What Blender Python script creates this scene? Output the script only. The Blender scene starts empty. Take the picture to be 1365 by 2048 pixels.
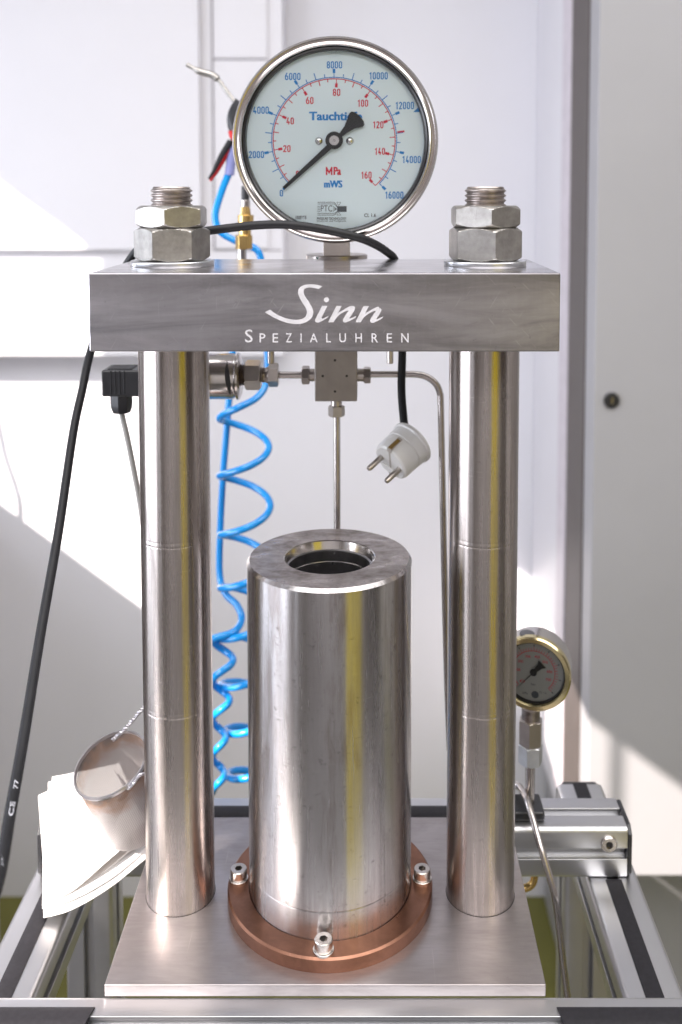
import bpy, bmesh, math, random
from mathutils import Vector, Matrix, noise
random.seed(4)
R = math.radians
S = 0.001                                   # everything below is written in millimetres
sc = bpy.context.scene
COL = sc.collection

# ------------------------------------------------------------------ camera
F, PITCH, PX, PY = 1945.48, 3.73, 741.62, 512.89          # photograph pixels (1365 x 2048)
CAM = Vector((30.57, -708.25, 531.64))
cd = bpy.data.cameras.new('camera'); cam = bpy.data.objects.new('camera', cd); COL.objects.link(cam)
cam.location = CAM * S
cam.rotation_euler = (R(90 - PITCH), 0, 0)
cd.sensor_fit = 'VERTICAL'; cd.sensor_height = 36; cd.sensor_width = 24
cd.lens = F / 2048 * 36
cd.shift_x = -(PX - 682.5) / 2048
cd.shift_y = -(1024 - PY) / 2048
cd.clip_start = 0.02; cd.clip_end = 200
cd.dof.use_dof = True; cd.dof.focus_distance = 0.675; cd.dof.aperture_fstop = 6.2
sc.camera = cam

# ------------------------------------------------------------------ world, lamps, exposure
w = bpy.data.worlds.new('World'); sc.world = w; w.use_nodes = True
bg = w.node_tree.nodes['Background']; bg.inputs[0].default_value = (0.75, 0.85, 1, 1); bg.inputs[1].default_value = 0.6
sc.view_settings.view_transform = 'Standard'; sc.view_settings.look = 'None'
sc.view_settings.exposure = 0.62; sc.view_settings.gamma = 1
sc.cycles.use_denoising = True
sc.cycles.max_bounces = 10; sc.cycles.diffuse_bounces = 5; sc.cycles.glossy_bounces = 5; sc.cycles.transparent_max_bounces = 12
sc.cycles.sample_clamp_indirect = 6; sc.cycles.caustics_reflective = True; sc.cycles.blur_glossy = 0.6
SUN = Vector((0.80, 0.60, -0.60)).normalized()
LX = -1500                                   # inner face of the window wall
def lamp_spot(name, loc, d, energy, radius, size, col):
    l = bpy.data.lights.new(name, 'SPOT'); o = bpy.data.objects.new(name, l); COL.objects.link(o)
    o.location = loc; o.rotation_euler = d.to_track_quat('-Z', 'Y').to_euler()
    l.energy = energy; l.shadow_soft_size = radius; l.spot_size = R(size); l.spot_blend = 0.05; l.color = col
def lamp_area(name, loc, d, sx, sy, rad, col, spread=180):
    l = bpy.data.lights.new(name, 'AREA'); o = bpy.data.objects.new(name, l); COL.objects.link(o)
    o.location = Vector(loc) * S; o.rotation_euler = Vector(d).to_track_quat('-Z', 'Z').to_euler()
    l.shape = 'RECTANGLE'; l.size = sx * S; l.size_y = sy * S; l.color = col; l.spread = R(spread)
    l.energy = rad * math.pi * sx * sy * S * S          # rad = radiance
AIM = Vector((-300, 500, 0)) * S
DIST = 60.0
lamp_spot('sunlight', AIM - SUN * DIST, SUN, 4 * math.pi * DIST ** 2 * 9, 0.2, 6, (1.0, 0.90, 0.82))
SKYC = (0.86, 0.90, 1.0)
lamp_area('window_sky_front', (LX - 115, -270, 240), (1, 0, 0), 860, 1780, 5.0, SKYC)
lamp_area('window_sky_slit', (LX - 60, -1730, 240), (1, 0, 0), 250, 1780, 7.0, SKYC)
lamp_area('window_sky_back', (LX - 115, 820, 760), (1, 0, 0), 430, 850, 7, SKYC)
lamp_area('overhead_fill', (350, -900, 1590), (0, 0, -1), 2800, 2200, 2.9, (1.0, 0.975, 0.975))  # added fill light from overhead, brightens the dial and the walls

# ------------------------------------------------------------------ helpers
def at(px, py, Y=None, Z=None):
    """the point (mm) seen at photo pixel (px, py) on the plane Y = .. or Z = .."""
    a = R(PITCH); u = (px - PX) / F; v = -(py - PY) / F
    d = Vector((u, math.cos(a) + v * math.sin(a), -math.sin(a) + v * math.cos(a)))
    t = (Y - CAM.y) / d.y if Y is not None else (Z - CAM.z) / d.z
    return CAM + d * t

def worldloc(o):
    v = Vector((0, 0, 0))
    while o: v += Vector(o.location); o = o.parent
    return v
def tag(o, label=None, cat=None, group=None, kind=None):
    if label: o['label'] = label
    if cat: o['category'] = cat
    if group: o['group'] = group
    if kind: o['kind'] = kind
    return o
def thing(name, label, cat, loc=(0, 0, 0), group=None):
    o = bpy.data.objects.new(name, None); COL.objects.link(o); o.empty_display_size = 0.01
    o.location = Vector(loc) * S
    return tag(o, label, cat, group)
def copy_tree(o, parent=None):
    c = o.copy(); COL.objects.link(c); c.parent = parent
    for ch in list(o.children): copy_tree(ch, c)
    return c

class MB:
    def __init__(s): s.v = []; s.f = []
    def add(s, vs, fs, M=None):
        n = len(s.v)
        s.v += [(M @ Vector(p)) if M else Vector(p) for p in vs]
        s.f += [tuple(i + n for i in f) for f in fs]; return s
    def box(s, x0, x1, y0, y1, z0, z1, M=None):
        return s.add([(x0,y0,z0),(x1,y0,z0),(x1,y1,z0),(x0,y1,z0),(x0,y0,z1),(x1,y0,z1),(x1,y1,z1),(x0,y1,z1)],
                     [(0,3,2,1),(4,5,6,7),(0,1,5,4),(1,2,6,5),(2,3,7,6),(3,0,4,7)], M)
    def lathe(s, prof, M=None, n=64, cap=True, a0=0.0):
        """prof: (r, z) from bottom to top, about local Z"""
        vs = []; fs = []
        for r, z in prof:
            for k in range(n):
                a = a0 + 2 * math.pi * k / n; vs.append((r * math.cos(a), r * math.sin(a), z))
        for j in range(len(prof) - 1):
            for k in range(n):
                a, b = j * n + k, j * n + (k + 1) % n
                fs.append((a, b, b + n, a + n))
        if cap:
            if prof[0][0] > 1e-6: fs.append(tuple(range(n))[::-1])
            if prof[-1][0] > 1e-6: fs.append(tuple((len(prof) - 1) * n + k for k in range(n)))
        return s.add(vs, fs, M)
    def ring(s, prof, M=None, n=64):
        """closed profile swept round Z"""
        m = len(prof); vs = []; fs = []
        for r, z in prof:
            for k in range(n):
                a = 2 * math.pi * k / n; vs.append((r * math.cos(a), r * math.sin(a), z))
        for j in range(m):
            j2 = (j + 1) % m
            for k in range(n):
                fs.append((j * n + k, j * n + (k + 1) % n, j2 * n + (k + 1) % n, j2 * n + k))
        return s.add(vs, fs, M)
    def tube(s, pts, r, n=12, cap=True):
        pts = [Vector(p) for p in pts]; m = len(pts); vs = []; fs = []
        rr = r if callable(r) else (lambda i: r)
        t0 = (pts[1] - pts[0]).normalized()
        up = Vector((0, 0, 1)) if abs(t0.z) < .9 else Vector((1, 0, 0))
        nrm = t0.cross(up).normalized()
        for i, p in enumerate(pts):
            t = (pts[min(i + 1, m - 1)] - pts[max(i - 1, 0)]).normalized()
            nrm = (nrm - t * nrm.dot(t)).normalized(); b = t.cross(nrm)
            for k in range(n):
                a = 2 * math.pi * k / n
                vs.append(p + (nrm * math.cos(a) + b * math.sin(a)) * rr(i))
        for i in range(m - 1):
            for k in range(n):
                a, c = i * n + k, i * n + (k + 1) % n
                fs.append((a, c, c + n, a + n))
        if cap: fs.append(tuple(range(n))[::-1]); fs.append(tuple((m - 1) * n + k for k in range(n)))
        return s.add(vs, fs)
    def prism(s, poly, z0, z1, M=None):
        n = len(poly)
        vs = [(x, y, z0) for x, y in poly] + [(x, y, z1) for x, y in poly]
        fs = [tuple(range(n))[::-1], tuple(range(n, 2 * n))] + [(k, (k + 1) % n, n + (k + 1) % n, n + k) for k in range(n)]
        return s.add(vs, fs, M)
    def hexnut(s, af, h, M=None, top=True, bottom=True, hole=0):
        a = af / 2; n = 96
        lv = [0, .25, .55, .9, 1.4, 2, 2.8]
        k = h / 16
        zs = [z * min(k, 1) for z in lv] + [h - z * min(k, 1) for z in reversed(lv)]
        vs = []; fs = []
        for z in zs:
            for i in range(n):
                t = 2 * math.pi * i / n
                q = (t % (math.pi / 3)) - math.pi / 6
                r = a / math.cos(q)
                if bottom: r = min(r, a * .965 + z * 1.75)
                if top: r = min(r, a * .965 + (h - z) * 1.75)
                vs.append((r * math.cos(t), r * math.sin(t), z))
        for j in range(len(zs) - 1):
            for i in range(n):
                p, q2 = j * n + i, j * n + (i + 1) % n
                fs.append((p, q2, q2 + n, p + n))
        fs.append(tuple(range(n))[::-1]); fs.append(tuple((len(zs) - 1) * n + i for i in range(n)))
        return s.add(vs, fs, M)
    def build(s, name, mat, parent=None, bevel=0, smooth=35, seg=2, origin=None):
        me = bpy.data.meshes.new(name)
        org = worldloc(parent) if parent else (Vector(origin) * S if origin else Vector((0, 0, 0)))
        me.from_pydata([tuple(p * S - org) for p in s.v], [], s.f)
        bm = bmesh.new(); bm.from_mesh(me); bmesh.ops.recalc_face_normals(bm, faces=bm.faces); bm.to_mesh(me); bm.free()
        for p in me.polygons: p.use_smooth = True
        me.set_sharp_from_angle(angle=R(smooth))
        me.materials.append(mat)
        o = bpy.data.objects.new(name, me); COL.objects.link(o)
        if parent: o.parent = parent
        else: o.location = org
        if bevel:
            m = o.modifiers.new('bevel', 'BEVEL'); m.width = bevel * S; m.segments = seg; m.limit_method = 'ANGLE'; m.angle_limit = R(40)
            m.harden_normals = True
        return o

def frame(z, x=None, loc=(0, 0, 0)):
    """matrix whose local Z is z"""
    z = Vector(z).normalized()
    x = Vector(x) if x is not None else (Vector((1, 0, 0)) if abs(z.x) < .9 else Vector((0, 1, 0)))
    x = (x - z * x.dot(z)).normalized(); y = z.cross(x)
    M = Matrix((x, y, z)).transposed().to_4x4(); M.translation = Vector(loc); return M
def spline(pts, sub=8):
    P = [Vector(p) for p in pts]; out = []
    for i in range(len(P) - 1):
        a, b, c, d = P[max(i - 1, 0)], P[i], P[i + 1], P[min(i + 2, len(P) - 1)]
        for k in range(sub):
            t = k / sub
            out.append(.5 * ((2 * b) + (c - a) * t + (2 * a - 5 * b + 4 * c - d) * t * t + (-a + 3 * b - 3 * c + d) * t ** 3))
    out.append(P[-1]); return out

# ------------------------------------------------------------------ materials
def new(name):
    m = bpy.data.materials.new(name); m.use_nodes = True
    nt = m.node_tree; return m, nt, nt.nodes['Principled BSDF']
def node(nt, t, **k):
    n = nt.nodes.new(t)
    for a, b in k.items(): setattr(n, a, b)
    return n
def coords(nt, scale=(1, 1, 1)):
    tc = node(nt, 'ShaderNodeTexCoord'); mp = node(nt, 'ShaderNodeMapping'); mp.inputs['Scale'].default_value = scale
    nt.links.new(tc.outputs['Object'], mp.inputs[0]); return mp.outputs[0]
def noise_tex(nt, vec, scale, detail=3, rough=.55, dist=0):
    n = node(nt, 'ShaderNodeTexNoise'); n.inputs['Scale'].default_value = scale; n.inputs['Detail'].default_value = detail
    n.inputs['Roughness'].default_value = rough; n.inputs['Distortion'].default_value = dist
    nt.links.new(vec, n.inputs['Vector']); return n.outputs['Fac']
def ramp(nt, fac, stops):
    r = node(nt, 'ShaderNodeValToRGB'); e = r.color_ramp.elements
    while len(e) < len(stops): e.new(.5)
    for q, (p, c) in zip(e, stops):
        q.position = p; q.color = (*c, 1) if isinstance(c, tuple) else (c, c, c, 1)
    nt.links.new(fac, r.inputs[0]); return r.outputs[0]
def mixc(nt, fac, a, b, mode='MIX'):
    m = node(nt, 'ShaderNodeMix', data_type='RGBA', blend_type=mode)
    for sck, v in ((0, fac), (6, a), (7, b)):
        if isinstance(v, bpy.types.NodeSocket): nt.links.new(v, m.inputs[sck])
        elif sck == 0: m.inputs[0].default_value = v
        else: m.inputs[sck].default_value = (*v, 1)
    return m.outputs[2]
def bump(nt, b, h, strength, dist=.001):
    n = node(nt, 'ShaderNodeBump'); n.inputs['Strength'].default_value = strength; n.inputs['Distance'].default_value = dist
    nt.links.new(h, n.inputs['Height']); nt.links.new(n.outputs[0], b.inputs['Normal'])

def plain(name, col, rough=.5, metal=0, spec=.5, var=.08, scale=30, bmp=0, coat=0, stretch=(1, 1, 1)):
    m, nt, b = new(name); v = coords(nt, stretch)
    f = noise_tex(nt, v, scale, 4)
    c2 = tuple(x * (1 - var) for x in col); c1 = tuple(min(1, x * (1 + var)) for x in col)
    nt.links.new(ramp(nt, f, [(.3, c2), (.7, c1)]), b.inputs['Base Color'])
    b.inputs['Roughness'].default_value = rough; b.inputs['Metallic'].default_value = metal; b.inputs['Specular IOR Level'].default_value = spec
    if coat: b.inputs['Coat Weight'].default_value = coat
    if bmp: bump(nt, b, noise_tex(nt, v, scale * 12, 3), bmp, .0003)
    return m

def turned(name, col, dark, rough=.27, aniso=.6, stain=.5, seed=0):
    """turned or drawn round bar: faint rings, vertical streaks of grime, specks"""
    m, nt, b = new(name)
    v = coords(nt)
    mp2 = coords(nt, (1, 1, .12)); ringv = coords(nt, (.02, .02, 1))
    big = noise_tex(nt, mp2, 38 + seed, 4, .6)
    streak = noise_tex(nt, coords(nt, (1, 1, .035)), 210 + seed, 5, .7)
    rings = noise_tex(nt, ringv, 900, 2)
    spots = noise_tex(nt, v, 160, 5, .7)
    c = ramp(nt, big, [(.38, dark), (.56, col)])
    c = mixc(nt, .62, c, ramp(nt, streak, [(.34, tuple(x * .62 for x in col)), (.62, tuple(min(1, x * 1.08) for x in col))]))
    c = mixc(nt, ramp(nt, spots, [(.60, 0.0), (.70, .6 if stain > 1 else .3)]), c, tuple(x * .5 for x in dark))
    tick = noise_tex(nt, coords(nt, (1, 1, 3.2)), 130, 5, .75)
    c = mixc(nt, ramp(nt, tick, [(.60, 0.0), (.68, .5 if stain > 1 else .15)]), c, tuple(x * .5 for x in dark))
    lit = noise_tex(nt, coords(nt, (.35, .35, 2.5)), 190, 4, .7)
    c = mixc(nt, ramp(nt, lit, [(.62, 0.0), (.70, .35)]), c, tuple(min(1, x * 1.35) for x in col))
    if stain > 1:
        dr = noise_tex(nt, coords(nt, (1, 1, .14)), 40, 6, .7, .2)
        c = mixc(nt, ramp(nt, dr, [(.56, 0.0), (.66, .55)]), c, (.27, .215, .19))
    nt.links.new(c, b.inputs['Base Color'])
    b.inputs['Metallic'].default_value = 1
    r = ramp(nt, streak, [(.3, rough + .06), (.65, rough - .02)])
    nt.links.new(r, b.inputs['Roughness'])
    b.inputs['Anisotropic'].default_value = aniso
    b.inputs['Anisotropic Rotation'].default_value = .25
    tg = node(nt, 'ShaderNodeTangent', direction_type='RADIAL', axis='Z')
    nt.links.new(tg.outputs[0], b.inputs['Tangent'])
    mm = node(nt, 'ShaderNodeMath', operation='ADD')
    nt.links.new(rings, mm.inputs[0]); nt.links.new(spots, mm.inputs[1])
    bump(nt, b, mm.outputs[0], .06, .0002)
    return m

def milled(name, col, dark, rough=.3, bstr=.15, patch=14, hstretch=(.12, 1, 1), fine=500, gmix=.14, metal=1, big=0):
    """flat milled plate: long grain, blotches and crossing scratches"""
    m, nt, b = new(name)
    g = noise_tex(nt, coords(nt, hstretch), fine, 3)
    p = noise_tex(nt, coords(nt, (.22 if big else .45, 1, 1.3)), patch, 6, .62, .6)
    c = ramp(nt, p, [(.36, dark), (.64, col)])
    if big:
        bg_ = noise_tex(nt, coords(nt, (.35, 1, 1.2)), big, 3, .5, .3); c = mixc(nt, .6, c, ramp(nt, bg_, [(.40, (.5, .48, .48)), (.58, (1.1, 1.1, 1.12))]), 'MULTIPLY')
        hb = noise_tex(nt, coords(nt, (.04, 1, 1)), 75, 3); c = mixc(nt, .22, c, ramp(nt, hb, [(.38, (.62, .60, .60)), (.6, (1.05, 1.05, 1.05))]), 'MULTIPLY')
        vg = noise_tex(nt, coords(nt, (1, 1, .07)), 420, 3); c = mixc(nt, .03, c, ramp(nt, vg, [(.35, tuple(x * .7 for x in dark)), (.65, tuple(x * 1.2 for x in col))]))
    c = mixc(nt, gmix, c, ramp(nt, g, [(.3, tuple(x * .8 for x in dark)), (.7, tuple(min(1, x * 1.15) for x in col))]))
    sp_ = noise_tex(nt, coords(nt, (1, 1, 1)), 240, 6, .8)
    c = mixc(nt, ramp(nt, sp_, [(.62, 0.0), (.70, .5)]), c, tuple(x * .55 for x in dark))
    cv = node(nt, 'ShaderNodeMapping'); cv.inputs['Rotation'].default_value = (.3, .9, .5); cv.inputs['Scale'].default_value = (1, .03, .06)
    tc = node(nt, 'ShaderNodeTexCoord'); nt.links.new(tc.outputs['Object'], cv.inputs[0])
    s1 = noise_tex(nt, cv.outputs[0], 520, 2, .5)
    if big:
        for q, rot in enumerate(((.2, .55, 0), (0, -.75, .1), (.1, 1.25, 0))):
            mq = node(nt, 'ShaderNodeMapping'); mq.vector_type = 'TEXTURE'; mq.inputs['Rotation'].default_value = rot; mq.inputs['Scale'].default_value = (1, 12, 16)
            mq.inputs['Location'].default_value = (q * 3.1, q, 0); nt.links.new(tc.outputs['Object'], mq.inputs[0])
            sq_ = noise_tex(nt, mq.outputs[0], 900, 2, .5)
            c = mixc(nt, ramp(nt, sq_, [(.70, 0.0), (.76, .28)]), c, tuple(min(1, x * 1.5) for x in col) if q < 2 else dark)
    c = mixc(nt, ramp(nt, s1, [(.72, 0.0), (.80, .18 if big else .35)]), c, tuple(min(1, x * 1.5) for x in col))
    nt.links.new(c, b.inputs['Base Color'])
    b.inputs['Metallic'].default_value = metal
    nt.links.new(ramp(nt, p, [(.35, rough + .12), (.65, rough - .02)]), b.inputs['Roughness'])
    mm = node(nt, 'ShaderNodeMath', operation='ADD'); nt.links.new(g, mm.inputs[0]); nt.links.new(s1, mm.inputs[1])
    bump(nt, b, mm.outputs[0], bstr, .0002)
    return m

M = {}
M['column'] = turned('column_steel', (.47, .425, .40), (.40, .355, .33), .27, .86)
M['vessel'] = turned('vessel_steel', (.54, .52, .52), (.34, .315, .305), .24, .93, 1.1, 9)
M['beam'] = milled('beam_steel', (.50, .485, .505), (.24, .23, .24), .33, .12, 34, gmix=.05, big=11)
M['beamtop'] = milled('beam_top_steel', (.55, .53, .55), (.45, .43, .44), .14, .05, 20)
M['plate'] = milled('plate_steel', (.51, .475, .48), (.33, .30, .30), .30, .06, 18, metal=.92)
M['zinc'] = plain('zinc_plated_steel', (.36, .345, .325), .36, 1, var=.22, scale=120, bmp=.5)
M['zinc2'] = plain('zinc_washer', (.62, .63, .65), .3, 1, var=.1, scale=90, bmp=.2)
M['thread'] = plain('dark_thread_steel', (.36, .32, .30), .33, 1, var=.3, scale=160, bmp=.3)
M['fit'] = plain('fitting_steel', (.50, .46, .43), .28, 1, var=.1, scale=60, bmp=.1)
M['block'] = plain('bead_blasted_steel', (.36, .33, .31), .45, 1, var=.08, scale=70, bmp=.3)
M['pipe'] = plain('drawn_pipe_steel', (.52, .48, .46), .25, 1, var=.1, scale=60, bmp=.1)
M['chrome'] = plain('polished_steel', (.60, .57, .55), .17, 1, var=.06, scale=40)
M['bezel'] = plain('bezel_steel', (.62, .58, .56), .19, 1, var=.06, scale=40)
M['bezel_reflect'] = plain('bezel_yellow_reflection', (.72, .62, .34), .16, 1, var=.06, scale=40)  # yellow panel's reflection put into the bezel's base colour
M['screw'] = plain('stainless_screw', (.60, .56, .53), .26, 1, var=.15, scale=200, bmp=.3)
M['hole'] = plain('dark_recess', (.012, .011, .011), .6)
M['alu'] = plain('anodised_aluminium', (.62, .62, .635), .36, 1, var=.05, scale=30, bmp=.05, stretch=(.3, .3, 1))
M['slot'] = plain('aluminium_slot', (.16, .16, .17), .45, .8, var=.1)
M['strip'] = plain('black_cover_strip', (.014, .013, .016), .55, spec=.3, var=.25, scale=300, bmp=.2)
M['rubber'] = plain('black_cable_rubber', (.010, .010, .012), .5, spec=.3, var=.2, scale=80, bmp=.1)
M['blackplastic'] = plain('black_plastic', (.02, .02, .023), .38, var=.2, scale=90, bmp=.15)
M['dial'] = plain('dial_white', (.86, .95, 1.0), .5, var=.01, scale=12)
M['dial2'] = plain('dial_small_white', (.42, .42, .41), .5, var=.03, scale=60)
M['gblack'] = plain('gloss_black', (.012, .012, .014), .3)
M['blue'] = plain('print_blue', (.0, .24, .66), .5, var=.03)
M['red'] = plain('print_red', (.72, .015, .05), .5, var=.03)
M['ink'] = plain('print_grey', (.075, .085, .10), .5, var=.03)
M['whiteprint'] = plain('print_white', (.60, .585, .615), .45, var=.10, scale=160)
M['cableprint'] = plain('cable_print', (.5, .5, .55), .5, var=.3, scale=900)
M['brass'] = plain('brass', (.75, .52, .20), .25, 1, var=.1)
M['whiteplastic'] = plain('white_plug_plastic', (.74, .73, .71), .35, var=.04, scale=40, coat=.3)
M['greycable'] = plain('grey_cable_sheath', (.36, .35, .33), .45, var=.06)
M['redplastic'] = plain('red_plastic', (.55, .02, .02), .35)
M['purple'] = plain('violet_sleeve', (.22, .24, .48), .4)
M['wall'] = plain('painted_wall', (.76, .755, .80), .7, var=.02, scale=3, bmp=.05)
M['wallw'] = plain('painted_wall_warm', (.66, .635, .635), .6, var=.02, scale=3, bmp=.05)
M['trunk'] = plain('white_lacquered_sheet', (.80, .79, .83), .4, var=.015, scale=4)
M['gap'] = plain('panel_gap', (.30, .28, .30), .6)
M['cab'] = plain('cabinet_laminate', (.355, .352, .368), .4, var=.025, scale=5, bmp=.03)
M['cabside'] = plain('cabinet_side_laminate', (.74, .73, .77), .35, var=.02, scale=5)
M['taupe'] = plain('taupe_edge', (.085, .07, .064), .5)
M['pink'] = plain('edge_lacquer', (.62, .57, .62), .4)
M['floor'] = plain('yellow_green_floor', (.15, .145, .03), .45, var=.08, scale=8)
M['green'] = plain('yellow_green_panel', (.74, .60, .06), .6, var=.05)
M['rear'] = plain('rear_wall_grey', (.58, .555, .56), .7, var=.1, scale=2)
M['lowgrey'] = plain('window_wall_grey', (.32, .30, .30), .7, var=.1, scale=2)
M['mat'] = plain('added_mat_grey', (.09, .088, .088), .8, var=.1, scale=20)
M['ceil'] = plain('ceiling_white', (.72, .71, .71), .8, var=.03)
M['paper'] = plain('white_paper_towel', (.74, .715, .70), .9, var=.06, scale=60, bmp=.5)
M['wire'] = plain('galvanised_wire', (.62, .60, .62), .3, 1)

def m_copper():
    m, nt, b = new('copper_ring'); v = coords(nt)
    p = noise_tex(nt, v, 30, 5, .6, .4); g = noise_tex(nt, coords(nt, (1, 1, 1)), 420, 3)
    c = ramp(nt, p, [(.3, (.17, .085, .058)), (.6, (.31, .155, .102)), (.8, (.38, .205, .145))])
    c = mixc(nt, ramp(nt, g, [(.64, 0.0), (.72, .6)]), c, (.28, .15, .11))
    nt.links.new(c, b.inputs['Base Color']); b.inputs['Metallic'].default_value = 1
    nt.links.new(ramp(nt, p, [(.3, .44), (.7, .26)]), b.inputs['Roughness']); bump(nt, b, g, .15, .0003)
    return m
M['copper'] = m_copper()
def m_hose():
    m, nt, b = new('blue_hose'); b.inputs['Base Color'].default_value = (.008, .24, .72, 1)
    b.inputs['Roughness'].default_value = .22; b.inputs['Coat Weight'].default_value = .5
    b.inputs['Subsurface Weight'].default_value = 0
    f = noise_tex(nt, coords(nt), 15); nt.links.new(ramp(nt, f, [(.3, (.002, .22, .62)), (.7, (.004, .29, .74))]), b.inputs['Base Color'])
    return m
M['hose'] = m_hose()
def m_glass():
    m, nt, b = new('gauge_glass'); nt.nodes.remove(b)
    out = nt.nodes['Material Output']; t = node(nt, 'ShaderNodeBsdfTransparent'); g = node(nt, 'ShaderNodeBsdfGlossy')
    t.inputs[0].default_value = (.96, .985, 1, 1); g.inputs['Roughness'].default_value = .03
    fr = node(nt, 'ShaderNodeFresnel'); fr.inputs[0].default_value = 1.45; mx = node(nt, 'ShaderNodeMixShader')
    nt.links.new(fr.outputs[0], mx.inputs[0]); nt.links.new(t.outputs[0], mx.inputs[1]); nt.links.new(g.outputs[0], mx.inputs[2])
    nt.links.new(mx.outputs[0], out.inputs[0]); return m
M['glass'] = m_glass()
def m_mesh():
    """fine woven wire cloth, brown tarnish near the rim"""
    m, nt, b = new('woven_wire_mesh'); out = nt.nodes['Material Output']
    v = coords(nt)
    sx = node(nt, 'ShaderNodeSeparateXYZ'); nt.links.new(v, sx.inputs[0])
    at2 = node(nt, 'ShaderNodeMath', operation='ARCTAN2'); nt.links.new(sx.outputs[1], at2.inputs[0]); nt.links.new(sx.outputs[0], at2.inputs[1])
    def sq(src, k):
        a = node(nt, 'ShaderNodeMath', operation='MULTIPLY'); nt.links.new(src, a.inputs[0]); a.inputs[1].default_value = k
        s_ = node(nt, 'ShaderNodeMath', operation='SINE'); nt.links.new(a.outputs[0], s_.inputs[0]); return s_.outputs[0]
    ad = node(nt, 'ShaderNodeMath', operation='MAXIMUM'); nt.links.new(sq(at2.outputs[0], 130), ad.inputs[0]); nt.links.new(sq(sx.outputs[2], 4200), ad.inputs[1])
    tarn = noise_tex(nt, v, 55, 4, .6)
    zr = node(nt, 'ShaderNodeMapRange'); nt.links.new(sx.outputs[2], zr.inputs[0]); zr.inputs[1].default_value = -.030; zr.inputs[2].default_value = -.002
    mu = node(nt, 'ShaderNodeMath', operation='MULTIPLY'); nt.links.new(tarn, mu.inputs[0]); nt.links.new(zr.outputs[0], mu.inputs[1])
    c = ramp(nt, mu.outputs[0], [(.12, (.46, .43, .43)), (.34, (.36, .22, .15)), (.50, (.14, .11, .10))])
    nt.links.new(c, b.inputs['Base Color']); b.inputs['Metallic'].default_value = .75; b.inputs['Roughness'].default_value = .5
    bump(nt, b, ad.outputs[0], .5, .0003)
    t = node(nt, 'ShaderNodeBsdfTransparent'); mx = node(nt, 'ShaderNodeMixShader')
    fac = ramp(nt, ad.outputs[0], [(.0, .45), (.25, 0.0)])
    nt.links.new(fac, mx.inputs[0]); nt.links.new(b.outputs[0], mx.inputs[1]); nt.links.new(t.outputs[0], mx.inputs[2]); nt.links.new(mx.outputs[0], out.inputs[0])
    return m
M['mesh'] = m_mesh()

def struct(name, mb, mat): return tag(mb.build(name, mat), kind='structure')

# ------------------------------------------------------------------ the room
FZ, CZ, BY, RY, RX = at(50, 1793, Y=1500).z, 1620, 1500, -3000, 2600
struct('floor', MB().box(LX - 150, RX + 100, RY - 100, BY + 100, FZ - 50, FZ), M['floor'])
struct('ceiling', MB().box(LX - 150, RX + 100, RY - 100, BY + 100, CZ, CZ + 50), M['ceil'])
struct('back_wall', MB().box(LX - 150, RX + 100, BY, BY + 100, FZ, CZ), M['wall'])
struct('rear_wall', MB().box(LX - 150, RX + 100, RY - 100, RY, FZ, CZ), M['rear'])
struct('right_wall', MB().box(RX, RX + 100, RY, BY, FZ, CZ), M['rear'])
tag(MB().box(2200, 2580, -1900, -850, FZ + 2, 1200).build('dark_cupboard', M['taupe'], bevel=3), 'dark cupboard standing behind the camera at the right wall', 'cupboard')
# window wall: tall front window y -1300..170, small back window y 695..1060
WT = 1145; WTB = 1190; sillb = 330; sillf = -640; WB0 = 600
wl = MB()
wl.box(LX - 120, LX, RY, -1870, FZ, CZ); wl.box(LX - 120, LX, -1600, -1320, FZ, CZ); wl.box(LX - 120, LX, 170, WB0, FZ, CZ); wl.box(LX - 120, LX, 1040, BY, FZ, CZ)
wl.box(LX - 120, LX, -1320, 170, WT, CZ); wl.box(LX - 120, LX, -1320, 170, FZ, sillf)
wl.box(LX - 120, LX, -1870, -1600, WT, CZ); wl.box(LX - 120, LX, -1870, -1600, FZ, sillf)
wl.box(LX - 120, LX, WB0, 1040, WTB, CZ); wl.box(LX - 120, LX, WB0, 1040, FZ, sillb)
struct('window_wall', wl, M['lowgrey'])
tag(MB().box(-1000, -570, -300, 800, FZ + 2, -420).build('side_light_blocker', M['lowgrey'], bevel=8), 'grey box added unseen left of the bench to darken the lower wall', 'light blocker')  # unseen box added to keep light off the lower left wall
tag(MB().box(LX + 5, -930, -150, 1470, FZ + 2, -140).build('low_light_blocker', M['taupe'], bevel=3), 'low dark box added unseen under the windows to darken the lower wall', 'cupboard')  # added out of view, blocks window light to the lower left wall
tag(MB().box(LX - 50, LX - 42, -603, -592, sillf, WT).build('window_mullion', M['trunk']), kind='structure')
for y in (-780, -170):
    tag(MB().box(LX - 80, LX - 40, y, y + 27, sillb if y > 0 else sillf, WTB if y > 0 else WT).build('window_mullion', M['trunk']), kind='structure')
struct('outside_sun_blocker', MB().box(-2700, -2500, -2150, -540, FZ, 1550), M['rear'])  # added block outside, cuts the low sun through the front window
tag(MB().box(-1400, 2150, -2950, -330, FZ + .2, FZ + 9).build('added_floor_mat', M['mat']), 'unseen grey mat added on the floor to keep its green out of the steel', 'mat')  # mat added to keep the floor's green out of the steel's reflections
o = MB().box(520, 1150, -1180, -1150, FZ + 10, 1000).build('green_panel', M['green'], bevel=3)
tag(o, 'yellow-green partition panel standing behind the camera on the right', 'panel')

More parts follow.
